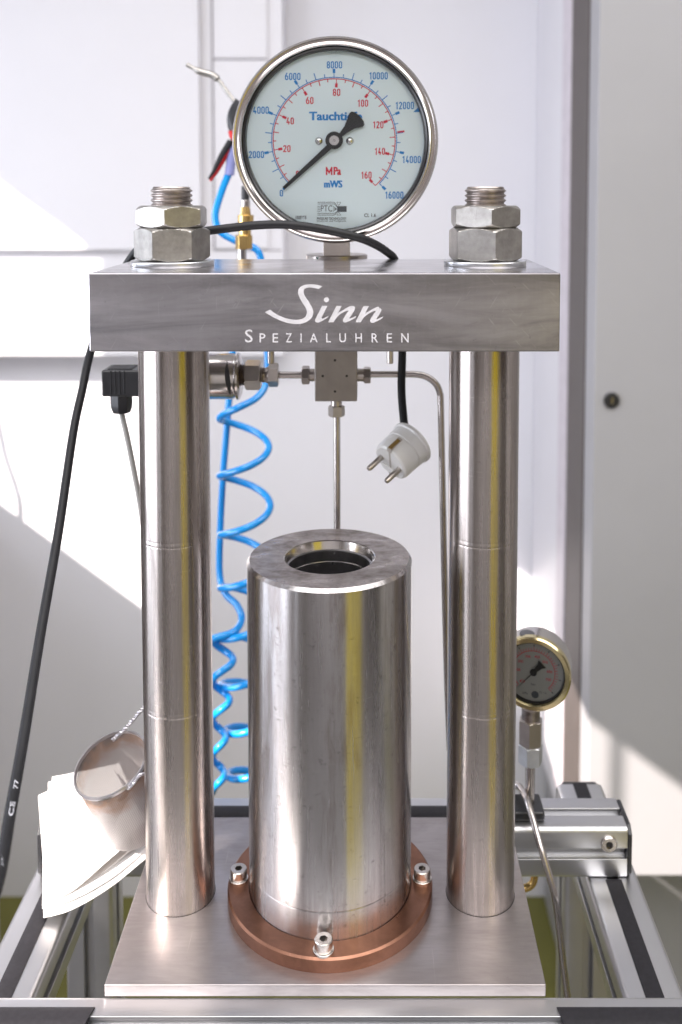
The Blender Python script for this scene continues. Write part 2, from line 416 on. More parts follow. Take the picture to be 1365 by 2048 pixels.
# wall trunking / box on the upper left of the back wall
tr = thing('wall_box', 'large white sheet-metal box on the back wall behind the dial gauge', 'wall cabinet', (-600, BY, 0))
def wx(px, Y): return at(px, 400, Y=Y).x
def wz(py, Y, px=300): return at(px, py, Y=Y).z
by = BY - 78
x567, x405, x430, x540 = wx(567, by), wx(405, by), wx(431, by), wx(538, by)
z712 = wz(712, by); z500 = wz(500, by - 22); z118 = wz(119, by)
MB().box(-1480, x567, by, BY - 1, z712, 1500).build('body', M['trunk'], tr, bevel=2)
MB().box(-1470, x405, by - 22, by - 1, z500, 1490).build('front_panel', M['trunk'], tr, bevel=2)
g = MB(); g.box(x430, x540, by - 6, by - .5, z118 + 2, 1490)
g.build('door_panel', M['trunk'], tr, bevel=1.5)
MB().box(x430, x540, by - 6, by - .5, wz(497, by), z118 - 2).build('door_panel', M['trunk'], tr, bevel=1.5)
g = MB(); g.box(x430 - 5, x430 - 1, by - 1.5, by - .5, wz(497, by), 1490); g.box(x430 - 1, x540 + 1, by - 1.5, by - .5, z118 - 1.5, z118 + 1.5)
g.box(x430 - 5, x567 - 4, by - 1.5, by - .5, wz(499, by) - 3, wz(499, by))
g.build('gap', M['gap'], tr)

# cabinet on the right: side faces the camera, door face, keyhole
cy = 892
cbx = at(1185, 1000, Y=cy).x
cab = thing('cabinet', 'tall light grey laminate cabinet at the right edge with a round black lock', 'cabinet', (cbx + 400, cy + 200, FZ))
zb = at(1300, 1752, Y=cy).z
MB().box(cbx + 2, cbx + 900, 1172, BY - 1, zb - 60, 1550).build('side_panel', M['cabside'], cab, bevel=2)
MB().box(cbx - 5, cbx + 895, 1098, 1171, zb, 1550).build('edge_strip', M['pink'], cab, bevel=2)
MB().box(cbx - 2, cbx + 880, 960, 1097, zb, 1550).build('recessed_seal', M['taupe'], cab, bevel=2)
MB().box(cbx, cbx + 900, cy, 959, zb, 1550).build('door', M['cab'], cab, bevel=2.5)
pl = MB(); pl.box(cbx + 40, cbx + 880, cy + 180, BY - 10, FZ + 1, zb - 61); pl.build('plinth', M['cab'], cab)
kc = at(1223, 800, Y=cy)
k = MB().lathe([(0, 0), (13, 0), (13, 5), (11, 6.5), (0, 6.5)], frame((0, -1, 0), loc=kc), 32, False).build('lock', M['hole'], cab)
MB().box(kc.x - 1, kc.x + 1.4, kc.y - 7.2, kc.y - 6.4, kc.z - 5, kc.z + 5).build('keyhole', M['fit'], k)

# cable off the left edge of the frame; only its shadow on the wall is seen
pts = []
for px, py in ((3, 770), (14, 850), (28, 920), (45, 970), (56, 1010), (58, 1060)):
    p = at(px, py, Y=BY); pts.append(p - SUN * (430 / SUN.x))
tag(MB().tube(spline([pts[0] + Vector((-10, 0, 420))] + pts + [pts[-1] + Vector((0, 0, -300))]), 4.5).build('hanging_cable', M['rubber'], origin=pts[0]),
    'thin cable hanging left of the frame, its shadow falls on the sunlit wall', 'cable')

# ------------------------------------------------------------------ aluminium frame
def rail_section(w=45, slot=9.5, r=4.5):
    h = w / 2; pts = []
    side = [(-h + r, -h), (-slot / 2, -h), (-slot / 2, -h + 3), (-8, -h + 3), (-8, -h + 9), (8, -h + 9), (8, -h + 3), (slot / 2, -h + 3), (slot / 2, -h), (h - r, -h)]
    corner = [(h - r + r * math.sin(a), -h + r - r * math.cos(a)) for a in (R(22.5), R(45), R(67.5))]
    for k in range(4):
        c, s_ = math.cos(k * math.pi / 2), math.sin(k * math.pi / 2)
        for x, y in side + corner: pts.append((x * c - y * s_, x * s_ + y * c))
    return pts
SEC = rail_section()
RT = -8.6                                    # top of the frame
bench = thing('bench_frame', 'bench frame of silver aluminium profiles with black cover strips carrying the press', 'frame', (0, 0, FZ))
def rail(name, p0, p1, sec=SEC, up=None):
    p0, p1 = Vector(p0), Vector(p1); d = p1 - p0
    return MB().prism(sec, 0, d.length, frame(d, up or ((1, 0, 0) if abs(d.x) < 1 else (0, 1, 0)), p0)).build(name, M['alu'], bench, bevel=.5, seg=1)
# front rail: its top slot is closed by two black strips near the ends
fr = rail('rail', (-420, -85 - 22.5, RT - 22.5), (420, -85 - 22.5, RT - 22.5))
def strip(x0, x1, y0, y1, parent, slant0=0, slant1=0, name='cover_strip', z=RT):
    prof = [(0, -2.0), (0, .8), (.12, 1.4), (.3, 1.7), (.7, 1.7), (.88, 1.4), (1, .8), (1, -2.0)]
    vs = []; n = len(prof)
    for j, (x, sl) in enumerate(((x0, slant0), (x1, slant1))):
        for f, h in prof: vs.append((x + sl * (1 - f), y0 + (y1 - y0) * f, z + h))
    fs = [tuple(range(n)), tuple(range(n, 2 * n))[::-1]] + [(k, (k + 1) % n, n + (k + 1) % n, n + k) for k in range(n)]
    return MB().add(vs, fs).build(name, M['strip'], parent)
xl = at(190, 2018, Z=RT).x; xr = at(1114, 2018, Z=RT).x
strip(-419, xl, -111, -96.0, fr, 0, -3); strip(xr, 419, -111, -96.0, fr, 3, 0)
MB().box(-418, 418, -111.5, -103.5, RT - 9, RT - 6).build('slot_floor', M['slot'], fr)

bk = at(1100, 1592, Z=RT).y - 45
bkr = rail('rail', (-250, bk + 22.5, RT - 22.5), (250, bk + 22.5, RT - 22.5))
strip(-140, 140, bk + 15, bk + 30, bkr)
def endcap(x, s_):
    sec = [(a * 1.03, b * 1.03) for a, b in rail_section(46, .02, 5)]
    pts = [(-23, -17), (-17, -23), (17, -23), (23, -17), (23, 17), (17, 23), (-17, 23), (-23, 17)]
    MB().prism(pts, 0, 3.5 * s_, frame((1, 0, 0), (0, 1, 0), (x, bk + 22.5, RT - 22.5))).build('end_cap', M['blackplastic'], bkr, bevel=.8)
endcap(250.1, 1); endcap(-250.1, -1)
sp = at(1218, 1687, Y=bk)
so = MB().lathe([(0, -3), (7, -3), (7, 1.5), (6, 2.5), (3.2, 2.5), (3.2, 0.5), (0, .5)], frame((0, -1, 0), loc=(sp.x, bk, sp.z)), 24, False).build('screw', M['screw'], bkr)
MB().lathe([(0, .6), (3, .6), (3, 1.2), (0, 1.2)], frame((0, -1, 0), loc=(sp.x, bk, sp.z)), 6, False).build('screw_socket', M['hole'], bkr)
LT = RT - 45.2                               # side rails pass below the front and rear rails
ye = at(1160, 1564, Z=LT).y
for s_ in (-1, 1):
    x = 238 * s_
    r_ = rail('rail', (x, -160, LT - 22.5), (x, ye - 3, LT - 22.5))
    prof = [(x - 6.8, LT - 1), (x - 6.8, LT + .6), (x - 4.5, LT + 1.2), (x + 4.5, LT + 1.2), (x + 6.8, LT + .6), (x + 6.8, LT - 1)]
    n = 6
    for q0, q1 in ((-83, bk - 1), (bk + 46.5, ye - 3.2)):
        vs = [(a, q0, b) for a, b in prof] + [(a, q1, b) for a, b in prof]
        MB().add(vs, [tuple(range(n)), tuple(range(n, 2 * n))[::-1]] + [(k, (k + 1) % n, n + (k + 1) % n, n + k) for k in range(n)]).build('cover_strip', M['strip'], r_)
    MB().prism([(-22.5, -16), (-16, -23), (16, -23), (22.5, -16), (22.5, 17), (17, 23), (-17, 23), (-22.5, 17)], 0, 3, frame((0, 1, 0), (1, 0, 0), (x, ye - 2.9, LT - 22.5))).build('end_cap', M['blackplastic'], r_, bevel=.6)
for x, y in ((-238, ye - 28), (238, ye - 28), (-238, -125), (238, -125)):
    rail('leg', (x, y, FZ + 1), (x, y, LT - 45.2), up=(1, 0, 0))
rail('rail', (-215, ye - 28, -620), (215, ye - 28, -620))

# bench shelf hardware glimpsed low on the right: brass-coloured hook
hk = at(1056, 1735, Y=bk + 10)
tag(MB().tube(spline([hk + Vector((6, 0, 10)), hk + Vector((6, 0, -8)), hk + Vector((3, 0, -16)), hk + Vector((-5, 0, -19)), hk + Vector((-10, 0, -15))], 5), 3.2).build('hook', M['brass'], origin=hk),
    'small brassy hook hanging under the rear cross rail by the right column', 'hook')

# ------------------------------------------------------------------ press
press = thing('test_press', 'heavy steel two-column press frame with white lettering on its crosshead', 'press', (0, 0, 0))
BW, B0, B1, BZ0, BZ1 = 156.06, -68.23, 67.84, 426.52, 478.9
GW, G0, G1 = 148.65, -87.16, 89.36
CX = 114; CR = 25.69
MB().box(-GW, GW, G0, G1, -8.5, 0).build('base_plate', M['plate'], press, bevel=.8)
for s_ in (-1, 1):
    prof = [(CR, 0.02)]
    for z in (at(361, 1440, Y=-CR).z, at(361, 1098, Y=-CR).z):
        prof += [(CR, z - 1.2), (CR, z - .4), (CR - .13, z), (CR, z + .4), (CR, z + 1.2)]
        prof += [(CR, z + 3.2), (CR - .07, z + 3.6), (CR, z + 4), (CR, z + 4.8)]
    prof += [(CR, BZ0 - .03)]
    c = MB().lathe(prof, Matrix.Translation((s_ * CX, 0, 0)), 128).build('column', M['column'], press, smooth=20)
    MB().ring([(CR - .3, .01), (CR + .45, .01), (CR + .45, .06), (CR - .3, .06)], Matrix.Translation((s_ * CX, 0, 0)), 96).build('foot_joint_shade', M['hole'], press)  # dark ring adds the contact shade at the column's foot joint
    # threaded stud above the crosshead
    prof = [(13.2, BZ1 - 4)]; z = 521.0
    prof.append((13.4, z))
    while z < 535.0:
        prof += [(13.4, z + .25), (15.05, z + 1.55), (15.05, z + 2.0), (13.4, z + 3.3)]; z += 3.5
    prof += [(13.6, z + .2), (12.8, z + 1.2)]
    MB().lathe(prof, Matrix.Translation((s_ * CX, 0, 0)), 64).build('threaded_stud', M['thread'], press, smooth=25)
cb = MB().box(-BW, BW, B0, B1, BZ0, BZ1).build('crosshead', M['beam'], press, bevel=1.0, seg=3)
# column base joints
top = MB().box(-BW + 1.3, BW - 1.3, B0 + 1.3, B1 - 1.3, BZ1 - .5, BZ1 + .05).build('top_face', M['beamtop'], cb)
# washers and nuts: one of each kind, then copies
wsh = MB().ring([(14, 0), (29.8, 0), (30, .4), (30, 3.2), (29.6, 3.7), (14, 3.7)], n=96).build('washer', M['zinc2'], press)
wsh.location = Vector((-CX, 0, BZ1 + .1)) * S
big = MB().hexnut(47.2, 24).build('hex_nut', M['zinc'], press, smooth=25)
jam = MB().hexnut(46.2, 15.6).build('jam_nut', M['zinc'], press, smooth=25)
# hex corner azimuths: local corner at 0 deg
big.location = Vector((-CX, 0, BZ1 + 3.85)) * S; jam.location = Vector((-CX, 0, BZ1 + 28.0)) * S
big.rotation_euler.z = R(-90 + 30 + 11); jam.rotation_euler.z = R(-90 - 11 + 11)
for src, dz, rz in ((wsh, .1, 0), (big, 3.85, -90 + 16 - 7), (jam, 28.0, -90 + 10 - 7)):
    c = src.copy(); COL.objects.link(c); c.location = Vector((CX, 0, BZ1 + dz)) * S; c.rotation_euler.z = R(rz)
for px in (542.5, 780.5):
    p = at(px, 727, Y=42)
    MB().lathe([(2.2, 0), (2.6, .5), (2.6, BZ0 - p.z + 1)], Matrix.Translation(p), 20).build('stop_pin', M['fit'], press)

# lettering on the crosshead
def poly_print(name, polys, mat, parent, Y, th=.12):
    mb = MB()
    for pl_ in polys:
        ps = [at(x, y, Y=Y) for x, y in pl_]; n = len(ps)
        fr_ = [Vector((p.x, Y - th, p.z)) for p in ps]; bk_ = [Vector((p.x, Y + .05, p.z)) for p in ps]
        mb.add(fr_ + bk_, [tuple(range(n))] + [(k, (k + 1) % n, n + (k + 1) % n, n + k) for k in range(n)])
    return mb.build(name, mat, parent)
def ca(pts): return [(520 + x / 9.75, 560 + y / 9.75) for x, y in pts]
def cbx_(pts): return [(620 + x / 8.53, 590 + y / 8.53) for x, y in pts]
def smoothpoly(pts, sharp, sub=4):
    """Catmull-Rom through the outline, corners kept at the listed indices"""
    n = len(pts); out = []
    for i in range(n):
        b, c = Vector(pts[i]), Vector(pts[(i + 1) % n])
        a = Vector(pts[i - 1]) if i not in sharp else b
        d = Vector(pts[(i + 2) % n]) if (i + 1) % n not in sharp else c
        for k in range(sub):
            t = k / sub
            p = .5 * ((2 * b) + (c - a) * t + (2 * a - 5 * b + 4 * c - d) * t * t + (-a + 3 * b - 3 * c + d) * t ** 3)
            out.append((p.x, p.y))
    return out
Spts = [(100,628),(205,577),(260,625),(340,675),(430,717),(520,748),(610,767),(700,776),(780,770),(840,752),(885,722),(910,680),(920,630),(912,580),(890,530),(850,470),(810,405),(775,340),(752,285),(745,240),(752,195),(775,155),(815,122),(870,98),(940,87),(1020,85),(1100,92),(1160,104),(1222,125),(1145,175),(1090,160),(1020,148),(960,146),(915,153),(880,172),(860,200),(857,240),(870,290),(905,350),(950,415),(990,480),(1025,545),(1040,600),(1042,650),(1030,700),(1000,750),(955,790),(900,822),(830,845),(750,857),(670,857),(580,845),(480,818),(380,780),(280,733),(190,683)]
ipts = [(210,187),(300,187),(245,300),(205,380),(203,400),(225,400),(270,382),(318,358),(305,385),(250,420),(190,452),(150,467),(115,468),(95,452),(93,425),(110,385),(160,285)]
n1 = [(455,187),(545,187),(483,305),(560,262),(640,215),(690,192),(735,187),(765,200),(772,230),(760,265),(720,330),(690,375),(674,400),(692,402),(735,383),(795,358),(775,390),(720,420),(660,452),(610,468),(580,462),(563,440),(570,410),(600,360),(640,300),(662,272),(640,268),(600,282),(540,315),(490,352),(450,398),(420,440),(405,465),(315,465),(360,375),(410,275)]
n2 = [(918,190),(1008,190),(945,315),(1020,270),(1100,225),(1165,197),(1228,250),(1200,310),(1160,375),(1137,408),(1155,410),(1195,392),(1258,365),(1235,395),(1190,425),(1130,455),(1080,475),(1045,468),(1028,445),(1035,415),(1065,365),(1100,310),(1125,275),(1100,272),(1060,288),(1000,322),(945,362),(905,408),(870,465),(778,465),(825,375),(870,280)]
dot = [(284 + 44 * math.cos(a * math.pi / 10), 82 + 42 * math.sin(a * math.pi / 10)) for a in range(20)]
poly_print('script_lettering', [ca(smoothpoly(Spts, {0, 1, 28, 29})), cbx_(smoothpoly(ipts, {0, 1, 7})), cbx_(dot),
           cbx_(smoothpoly(n1, {0, 1, 2, 15, 32, 33})), cbx_(smoothpoly(n2, {0, 1, 2, 5, 6, 12, 28, 29}))], M['whiteprint'], cb, B0)

def glyph(txt, bold=0):
    """triangulated outline of a text in the built-in font, normalised to (0..w, 0..capheight)"""
    cu = bpy.data.curves.new('t', 'FONT'); cu.body = txt; cu.resolution_u = 3; cu.offset = bold
    ob = bpy.data.objects.new('t', cu); COL.objects.link(ob)
    dg = bpy.context.evaluated_depsgraph_get(); me = bpy.data.meshes.new_from_object(ob.evaluated_get(dg))
    vs = [(v.co.x, v.co.y) for v in me.vertices]; fs = [tuple(p.vertices) for p in me.polygons]
    bpy.data.objects.remove(ob); bpy.data.curves.remove(cu); bpy.data.meshes.remove(me)
    xs = [v[0] for v in vs]; ys = [v[1] for v in vs]
    return [(x - min(xs), y - min(ys)) for x, y in vs], fs, max(xs) - min(xs), max(ys) - min(ys)
def put_text(mb, txt, x0, x1, y0, y1, Y, bold=0, rot=0):
    """fit a text into the photo-pixel box on the plane Y (y0 top, y1 bottom)"""
    vs, fs, w_, h_ = glyph(txt, bold); cx, cy_ = (x0 + x1) / 2, (y0 + y1) / 2; out = []
    for x, y in vs:
        a = (x / w_ - .5) * (x1 - x0); b = (.5 - y / h_) * (y1 - y0)
        c, s_ = math.cos(R(rot)), math.sin(R(rot))
        out.append(at(cx + a * c + b * s_, cy_ - a * s_ + b * c, Y=Y))
    mb.add(out, fs)
mb = MB()
put_text(mb, 'S', 480 + 40 / 3.79, 480 + 98 / 3.79, 555 + 394 / 3.79, 555 + 492 / 3.79, B0 - .1, .004)
for ch, xc, wd in (('P', 172, 44), ('E', 270, 42), ('Z', 372, 46), ('I', 465, 9), ('A', 561, 60), ('L', 673, 36), ('U', 780, 50), ('H', 901, 50), ('R', 1024, 50), ('E', 1134, 40), ('N', 1252, 56)):
    put_text(mb, ch, 480 + (xc - wd / 2) / 3.79, 480 + (xc + wd / 2) / 3.79, 555 + 423 / 3.79, 555 + 492 / 3.79, B0 - .1, .006)
mb.build('block_lettering', M['whiteprint'], cb)

# ------------------------------------------------------------------ pressure vessel and copper ring
VR, VZ = 61.26, 261.73
ves = thing('pressure_vessel', 'thick-walled polished steel cylinder with an open bore standing between the columns', 'pressure vessel', (0, 0, 0))
prof = [(VR - .12, .05), (VR - .12, 29.5), (VR - .12, 30.6), (VR - .22, 31.0), (VR, 31.4), (VR, 32.5), (VR, VZ - 4), (VR, VZ - 2.6), (VR - 2.0, VZ), (34.2, VZ)]
MB().lathe(prof, None, 160, False).build('body', M['vessel'], ves, smooth=20)
topm = milled('vessel_rim_steel', (.50, .45, .435), (.20, .17, .15), .27, .06, 70, hstretch=(1, 1, 1), fine=220, gmix=.3)
MB().lathe([(VR - 2.0, VZ + .05), (34.1, VZ + .05)], None, 160, False).build('rim_face', topm, ves)
MB().lathe([(34.2, VZ), (33.4, VZ - .6), (31.9, VZ - 6.5)], None, 96, False).build('bore_bevel', M['chrome'], ves, smooth=20)
bore = [(31.9, VZ - 6.5), (30.6, VZ - 7.2)]
z = VZ - 7.2
while z > VZ - 70:
    bore += [(30.6, z - 8), (30.75, z - 8.4), (30.6, z - 8.8)]; z -= 11
bore += [(30.6, 120), (0, 120)]
bm_ = plain('bore_steel', (.45, .44, .45), .28, 1, var=.3, scale=60, bmp=.2)
MB().lathe(bore, None, 96, False).build('bore_wall', bm_, ves, smooth=20)
hp = at(666, 1128, Y=29)
MB().lathe([(0, 0), (1.1, 0), (1.1, -1), (0, -1)], frame((0, -1, 0), loc=(hp.x, 30.4, hp.z)), 16, False).build('port_hole', M['hole'], ves)
dm = MB(); 
for k in range(20):
    a = random.uniform(.15, math.pi - .15) ; zz = VZ - random.uniform(8, 22); r_ = random.uniform(.15, .4)
    dm.lathe([(0, -r_), (r_ * .8, -r_ * .5), (r_, 0), (r_ * .8, r_ * .5), (0, r_)], Matrix.Translation((30.5 * math.cos(a), 30.5 * math.sin(a), zz)), 6, False)
tag(dm.build('water_droplets', M['chrome'], ves), kind='stuff')

rg = thing('clamp_ring', 'copper coloured clamp ring bolted around the foot of the steel cylinder', 'clamp ring', (0, 0, 0))
RR = 77.5; RH = 10.4
MB().ring([(61.35, .05), (RR, .05), (RR, RH - 1.3), (RR - 1.3, RH), (61.8, RH), (61.35, RH - .4)], n=160).build('ring', M['copper'], rg, smooth=20)
first = None
for k, (th, rz) in enumerate(((180, 8), (0, 21), (-91.5, 12), (90, 0))):
    if first is None:
        sc_ = MB().lathe([(0, 0.02), (7.4, 0.02), (7.4, 1.2), (7.1, 1.5), (0, 1.5)], None, 32, False).build('washer', M['screw'], rg)
        # head with hexagon socket
        h = MB(); n = 36; rings_ = [(6.2, 1.5), (6.35, 1.9), (6.35, 8.0), (5.8, 8.7), (3.6, 8.7)]
        vs = []; fs = []
        for r_, z in rings_:
            for i in range(n): vs.append((r_ * math.cos(2 * math.pi * i / n), r_ * math.sin(2 * math.pi * i / n), z))
        for z in (8.6, 4.0):
            for i in range(n):
                t = 2 * math.pi * i / n; q = t % (math.pi / 3) - math.pi / 6; r_ = 2.6 / math.cos(q)
                vs.append((r_ * math.cos(t), r_ * math.sin(t), z))
        for j in range(len(rings_) + 1):
            for i in range(n): fs.append((j * n + i, j * n + (i + 1) % n, (j + 1) * n + (i + 1) % n, (j + 1) * n + i))
        fs.append(tuple((len(rings_) + 1) * n + i for i in range(n)))
        h.add(vs, fs); hd = h.build('cap_screw', M['screw'], rg, smooth=30)
        sk = MB().lathe([(2.5, 4.1), (2.5, 4.3)], None, 6, True).build('socket', M['hole'], hd)
        first = (sc_, hd)
        for p in (sc_, hd):
            p.location = Vector((69.8 * math.cos(R(th)), 69.8 * math.sin(R(th)), RH + .02)) * S; p.rotation_euler.z = R(rz)
    else:
        for src in first:
            c = copy_tree(src, rg)
            c.location = Vector((69.8 * math.cos(R(th)), 69.8 * math.sin(R(th)), RH + .02)) * S; c.rotation_euler.z = R(rz)

# ------------------------------------------------------------------ big dial gauge
GY = 50.0                                  # plane of the bezel front
DY = GY + 9                                # dial plane
gc = at(670.5, 280, Y=GY)
gau = thing('dial_gauge', 'large round dial pressure gauge with blue and red scales above the crosshead', 'pressure gauge', (gc.x, 88, BZ1))
GM = frame((0, -1, 0), (1, 0, 0), (gc.x, GY, gc.z))          # local z towards the camera
fw = (at(771, 280, Y=GY) - at(671, 280, Y=GY)).x / 100         # mm per pixel on the bezel plane
ro = 207.5 * fw
MB().lathe([(0, -48), (ro - 8, -48), (ro - 5, -46), (ro - 4, -8)], GM, 128, False).build('case', M['bezel'], gau, smooth=20)
MB().ring([(ro - 4, -12), (ro - 1.2, -12), (ro - .3, -10), (ro, -7), (ro - .2, -4), (ro - 1.6, -1.6), (ro - 2.6, -1.8), (ro - 3.4, -2.6), (ro - 4.4, -1.5), (ro - 5.2, -.2), (ro - 6.3, 0), (ro - 7.2, -.8), (ro - 7.8, -2.5), (ro - 8.3, -7)], GM, 160).build('bezel', M['bezel'], gau, smooth=50)
MB().ring([(ro - 8.2, -3.2), (ro - 8.6, -3.0), (ro - 10.4, -4.2), (ro - 10.9, -9.2), (ro - 8.2, -9.2)], GM, 128).build('gasket', M['gblack'], gau, smooth=20)
dl = MB().lathe([(0, -9.05), (ro - 8.5, -9.05)], GM, 128, False).build('dial', M['dial'], gau)
MB().lathe([(0, -3.9), (ro - 9.6, -3.9)], GM, 96, False).build('glass_pane', M['glass'], gau)
# liquid filling: bubble line under the top rim
bb = MB().tube([at(620 + 98 * t, 101.5 - 3.2 * math.sin(math.pi * t) + 5.5 * math.sin(math.pi * t) ** 2, Y=GY + 4.6) for t in [i / 16 for i in range(17)]], .55, 8)
bb.build('liquid_line', M['glass'], gau)
dc = at(440 + 679 / 2.967, 50 + 685 / 2.967, Y=DY)              # scale centre
mmp = (at(771, 281, Y=DY) - at(671, 281, Y=DY)).x / 100 / 2.967      # mm per unit of the 2.967x enlargement
PYp = DY - .15
def radial(mb, ang, r0, r1, wd):
    c, s_ = math.cos(R(ang)), math.sin(R(ang)); h = wd / 2
    q = [(r0 * c - h * -s_ * -1, r0 * s_ - h * c), (r1 * c - h * -s_ * -1, r1 * s_ - h * c), (r1 * c + h * -s_ * 1, r1 * s_ + h * c), (r0 * c - h * s_, r0 * s_ + h * c)]
    q = [(r0 * c + h * s_, r0 * s_ - h * c), (r1 * c + h * s_, r1 * s_ - h * c), (r1 * c - h * s_, r1 * s_ + h * c), (r0 * c - h * s_, r0 * s_ + h * c)]
    mb.add([Vector((dc.x + x * mmp, PYp, dc.z + y * mmp)) for x, y in q], [(0, 1, 2, 3)])
def arc(mb, r, wd, a0, a1, n=140):
    vs = []; 
    for i in range(n + 1):
        a = R(a0 + (a1 - a0) * i / n)
        for q in (r - wd / 2, r + wd / 2): vs.append(Vector((dc.x + q * math.cos(a) * mmp, PYp - .05, dc.z + q * math.sin(a) * mmp)))
    mb.add(vs, [(2 * i, 2 * i + 2, 2 * i + 3, 2 * i + 1) for i in range(n)])
bl = MB(); rd = MB()
ba = lambda v: 90 - 33.4 * (v - 8000) / 2000
ra = lambda v: 87.6 - 33.8 * (v - 80) / 20
arc(bl, 371, 5, ba(0), ba(16000)); arc(rd, 362, 5, ra(0), ra(160))
for v in range(0, 16001, 500):
    if v % 2000 == 0: radial(bl, ba(v), 371, 396, 4.5); radial(bl, ba(v), 396, 421, 15)
    else: radial(bl, ba(v), 371, 412 if v % 1000 == 0 else 393, 5)
for v in range(0, 161, 5):
    if v % 20 == 0: radial(rd, ra(v), 336, 362, 4.5); radial(rd, ra(v), 312, 336, 15)
    else: radial(rd, ra(v), 330 if v % 10 == 0 else 344, 362, 5)
radial(rd, 7.4, 378, 420, 11)
bl.build('blue_scale', M['blue'], dl); rd.build('red_scale', M['red'], dl)
def G(x, y): return 440 + x / 2.967, 50 + y / 2.967
def ribbon(mb, pts, sw, off, closed=False):
    P = [Vector(p) for p in pts]; n_ = len(P); vs = []
    for i, p in enumerate(P):
        a_ = P[i - 1] if (i or closed) else p; c_ = P[(i + 1) % n_] if (i < n_ - 1 or closed) else p
        d1 = (p - a_).normalized() if (p - a_).length else (c_ - p).normalized(); d2 = (c_ - p).normalized() if (c_ - p).length else d1
        nn = Vector((-(d1 + d2).y, (d1 + d2).x)).normalized(); k = sw / 2 / max(.5, nn.dot(Vector((-d1.y, d1.x))))
        for q in (p - nn * k, p + nn * k): vs.append(at(*G(q.x, q.y), Y=PYp - off))
    m2 = n_ if closed else n_ - 1
    mb.add(vs, [(2 * i, 2 * i + 1, (2 * i + 3) % (2 * n_), (2 * i + 2) % (2 * n_)) for i in range(m2)])
def loop(x0, y0, x1, y1, r):
    out = []
    for cx_, cy2, a0 in ((x1 - r, y0 + r, -90), (x1 - r, y1 - r, 0), (x0 + r, y1 - r, 90), (x0 + r, y0 + r, 180)):
        for k in range(4): a = R(a0 + 30 * k); out.append((cx_ + r * math.cos(a), cy2 + r * math.sin(a)))
    return out
def numeral(txt, x0, x1, y0, y1, mat, sw=6.2):
    mb = MB(); n_ = len(txt); gap = 4.5; w_ = (x1 - x0 - gap * (n_ - 1)) / n_; h = sw / 2
    for i, ch in enumerate(txt):
        a = x0 + i * (w_ + gap) + h; b = a + w_ - sw; t = y0 + h; u_ = y1 - h; r = (b - a) * .48; m = (t + u_) / 2
        if ch == '0': ribbon(mb, loop(a, t, b, u_, r), sw, 0, True)
        elif ch == '8':
            ribbon(mb, loop(a + .8, t, b - .8, m - .3, r * .85), sw, 0, True); ribbon(mb, loop(a, m, b, u_, r), sw, .012, True)
        elif ch == '6':
            ribbon(mb, loop(a, m - 3, b, u_, r), sw, 0, True); ribbon(mb, [(a, m + 6), (a, m - 3), (a + 3, m - 9), (b - 4, t - h)], sw, .012)
        elif ch == '1': ribbon(mb, [(a + 2, t + 7), (b - 3, t + 1), (b - 3, u_ + h)], sw, 0)
        elif ch == '2': ribbon(mb, [(a, t + 8), (a + 1, t + 3), (a + r, t), (b - 3, t + 1), (b, t + 5), (b - .5, t + 12), (a + .5, u_), (b + h, u_)], sw, 0)
        elif ch == '4': ribbon(mb, [(a + 7, t - h), (a, u_ - 9), (b + h, u_ - 9)], sw, 0); ribbon(mb, [(b - 3.5, m + 1), (b - 3.5, u_ + h)], sw, .012)
    return mb.build('numeral', mat, dl)
def gtext(name, txt, x0, x1, y0, y1, mat, bold=0, rot=0, dup=0):
    m_ = MB(); a, b = G(x0, y0); c, d = G(x1 - dup, y1); put_text(m_, txt, a, c, b, d, PYp, bold, rot)
    if dup: put_text(m_, txt, a + dup / 2.967, c + dup / 2.967, b, d, PYp - .015, bold, rot)
    return m_.build(name, mat, dl)
for t, x0, x1, y0, y1 in (('0', 356, 376, 978, 1018), ('2000', 172, 263, 748, 790), ('4000', 198, 291, 484, 527), ('6000', 387, 479, 284, 327), ('8000', 635, 726, 215, 258),
                          ('10000', 884, 997, 280, 323), ('12000', 1040, 1152, 456, 500), ('14000', 1080, 1193, 777, 820), ('16000', 978, 1090, 988, 1031)):
    numeral(t, x0, x1, y0, y1, M['blue'])
for t, x0, x1, y0, y1 in (('0', 452, 471, 865, 903), ('20', 376, 420, 713, 754), ('40', 396, 440, 549, 590), ('60', 512, 556, 427, 469), ('80', 671, 715, 378, 421),
                          ('100', 815, 880, 443, 485), ('120', 906, 971, 571, 613), ('140', 917, 981, 729, 770), ('160', 836, 901, 870, 912)):
    numeral(t, x0, x1, y0, y1, M['red'])
gtext('lettering', 'Tauchtiefe', 530, 846, 514, 566, M['blue'], .022, dup=2.5)
mb = MB(); ribbon(mb, [(634, 890), (634, 842)], 9, 0); ribbon(mb, [(664, 842), (664, 890)], 9, 0); ribbon(mb, [(632, 845), (649, 876), (666, 845)], 9, .012); mb.build('lettering', M['red'], dl)
gtext('lettering', 'Pa', 675, 720, 842, 890, M['red'], .02, dup=3)
gtext('lettering', 'mWS', 618, 728, 922, 965, M['blue'], .012, dup=5)
gtext('lettering', 'CI. 1.6', 857, 927, 1118, 1140, M['ink'], .02)
gtext('lettering', '100BYTB', 451, 514, 1132, 1152, M['ink'], .02)
gtext('lettering', 'PRESSURE TECHNOLOGY', 577, 752, 1141, 1156, M['ink'], .02)
gtext('lettering', 'Druckmess- und Pruefgeraete', 577, 750, 1158, 1170, M['ink'], .01)
gtext('lettering', 'PTC', 600, 668, 1070, 1107, M['ink'], .0)
em = MB()
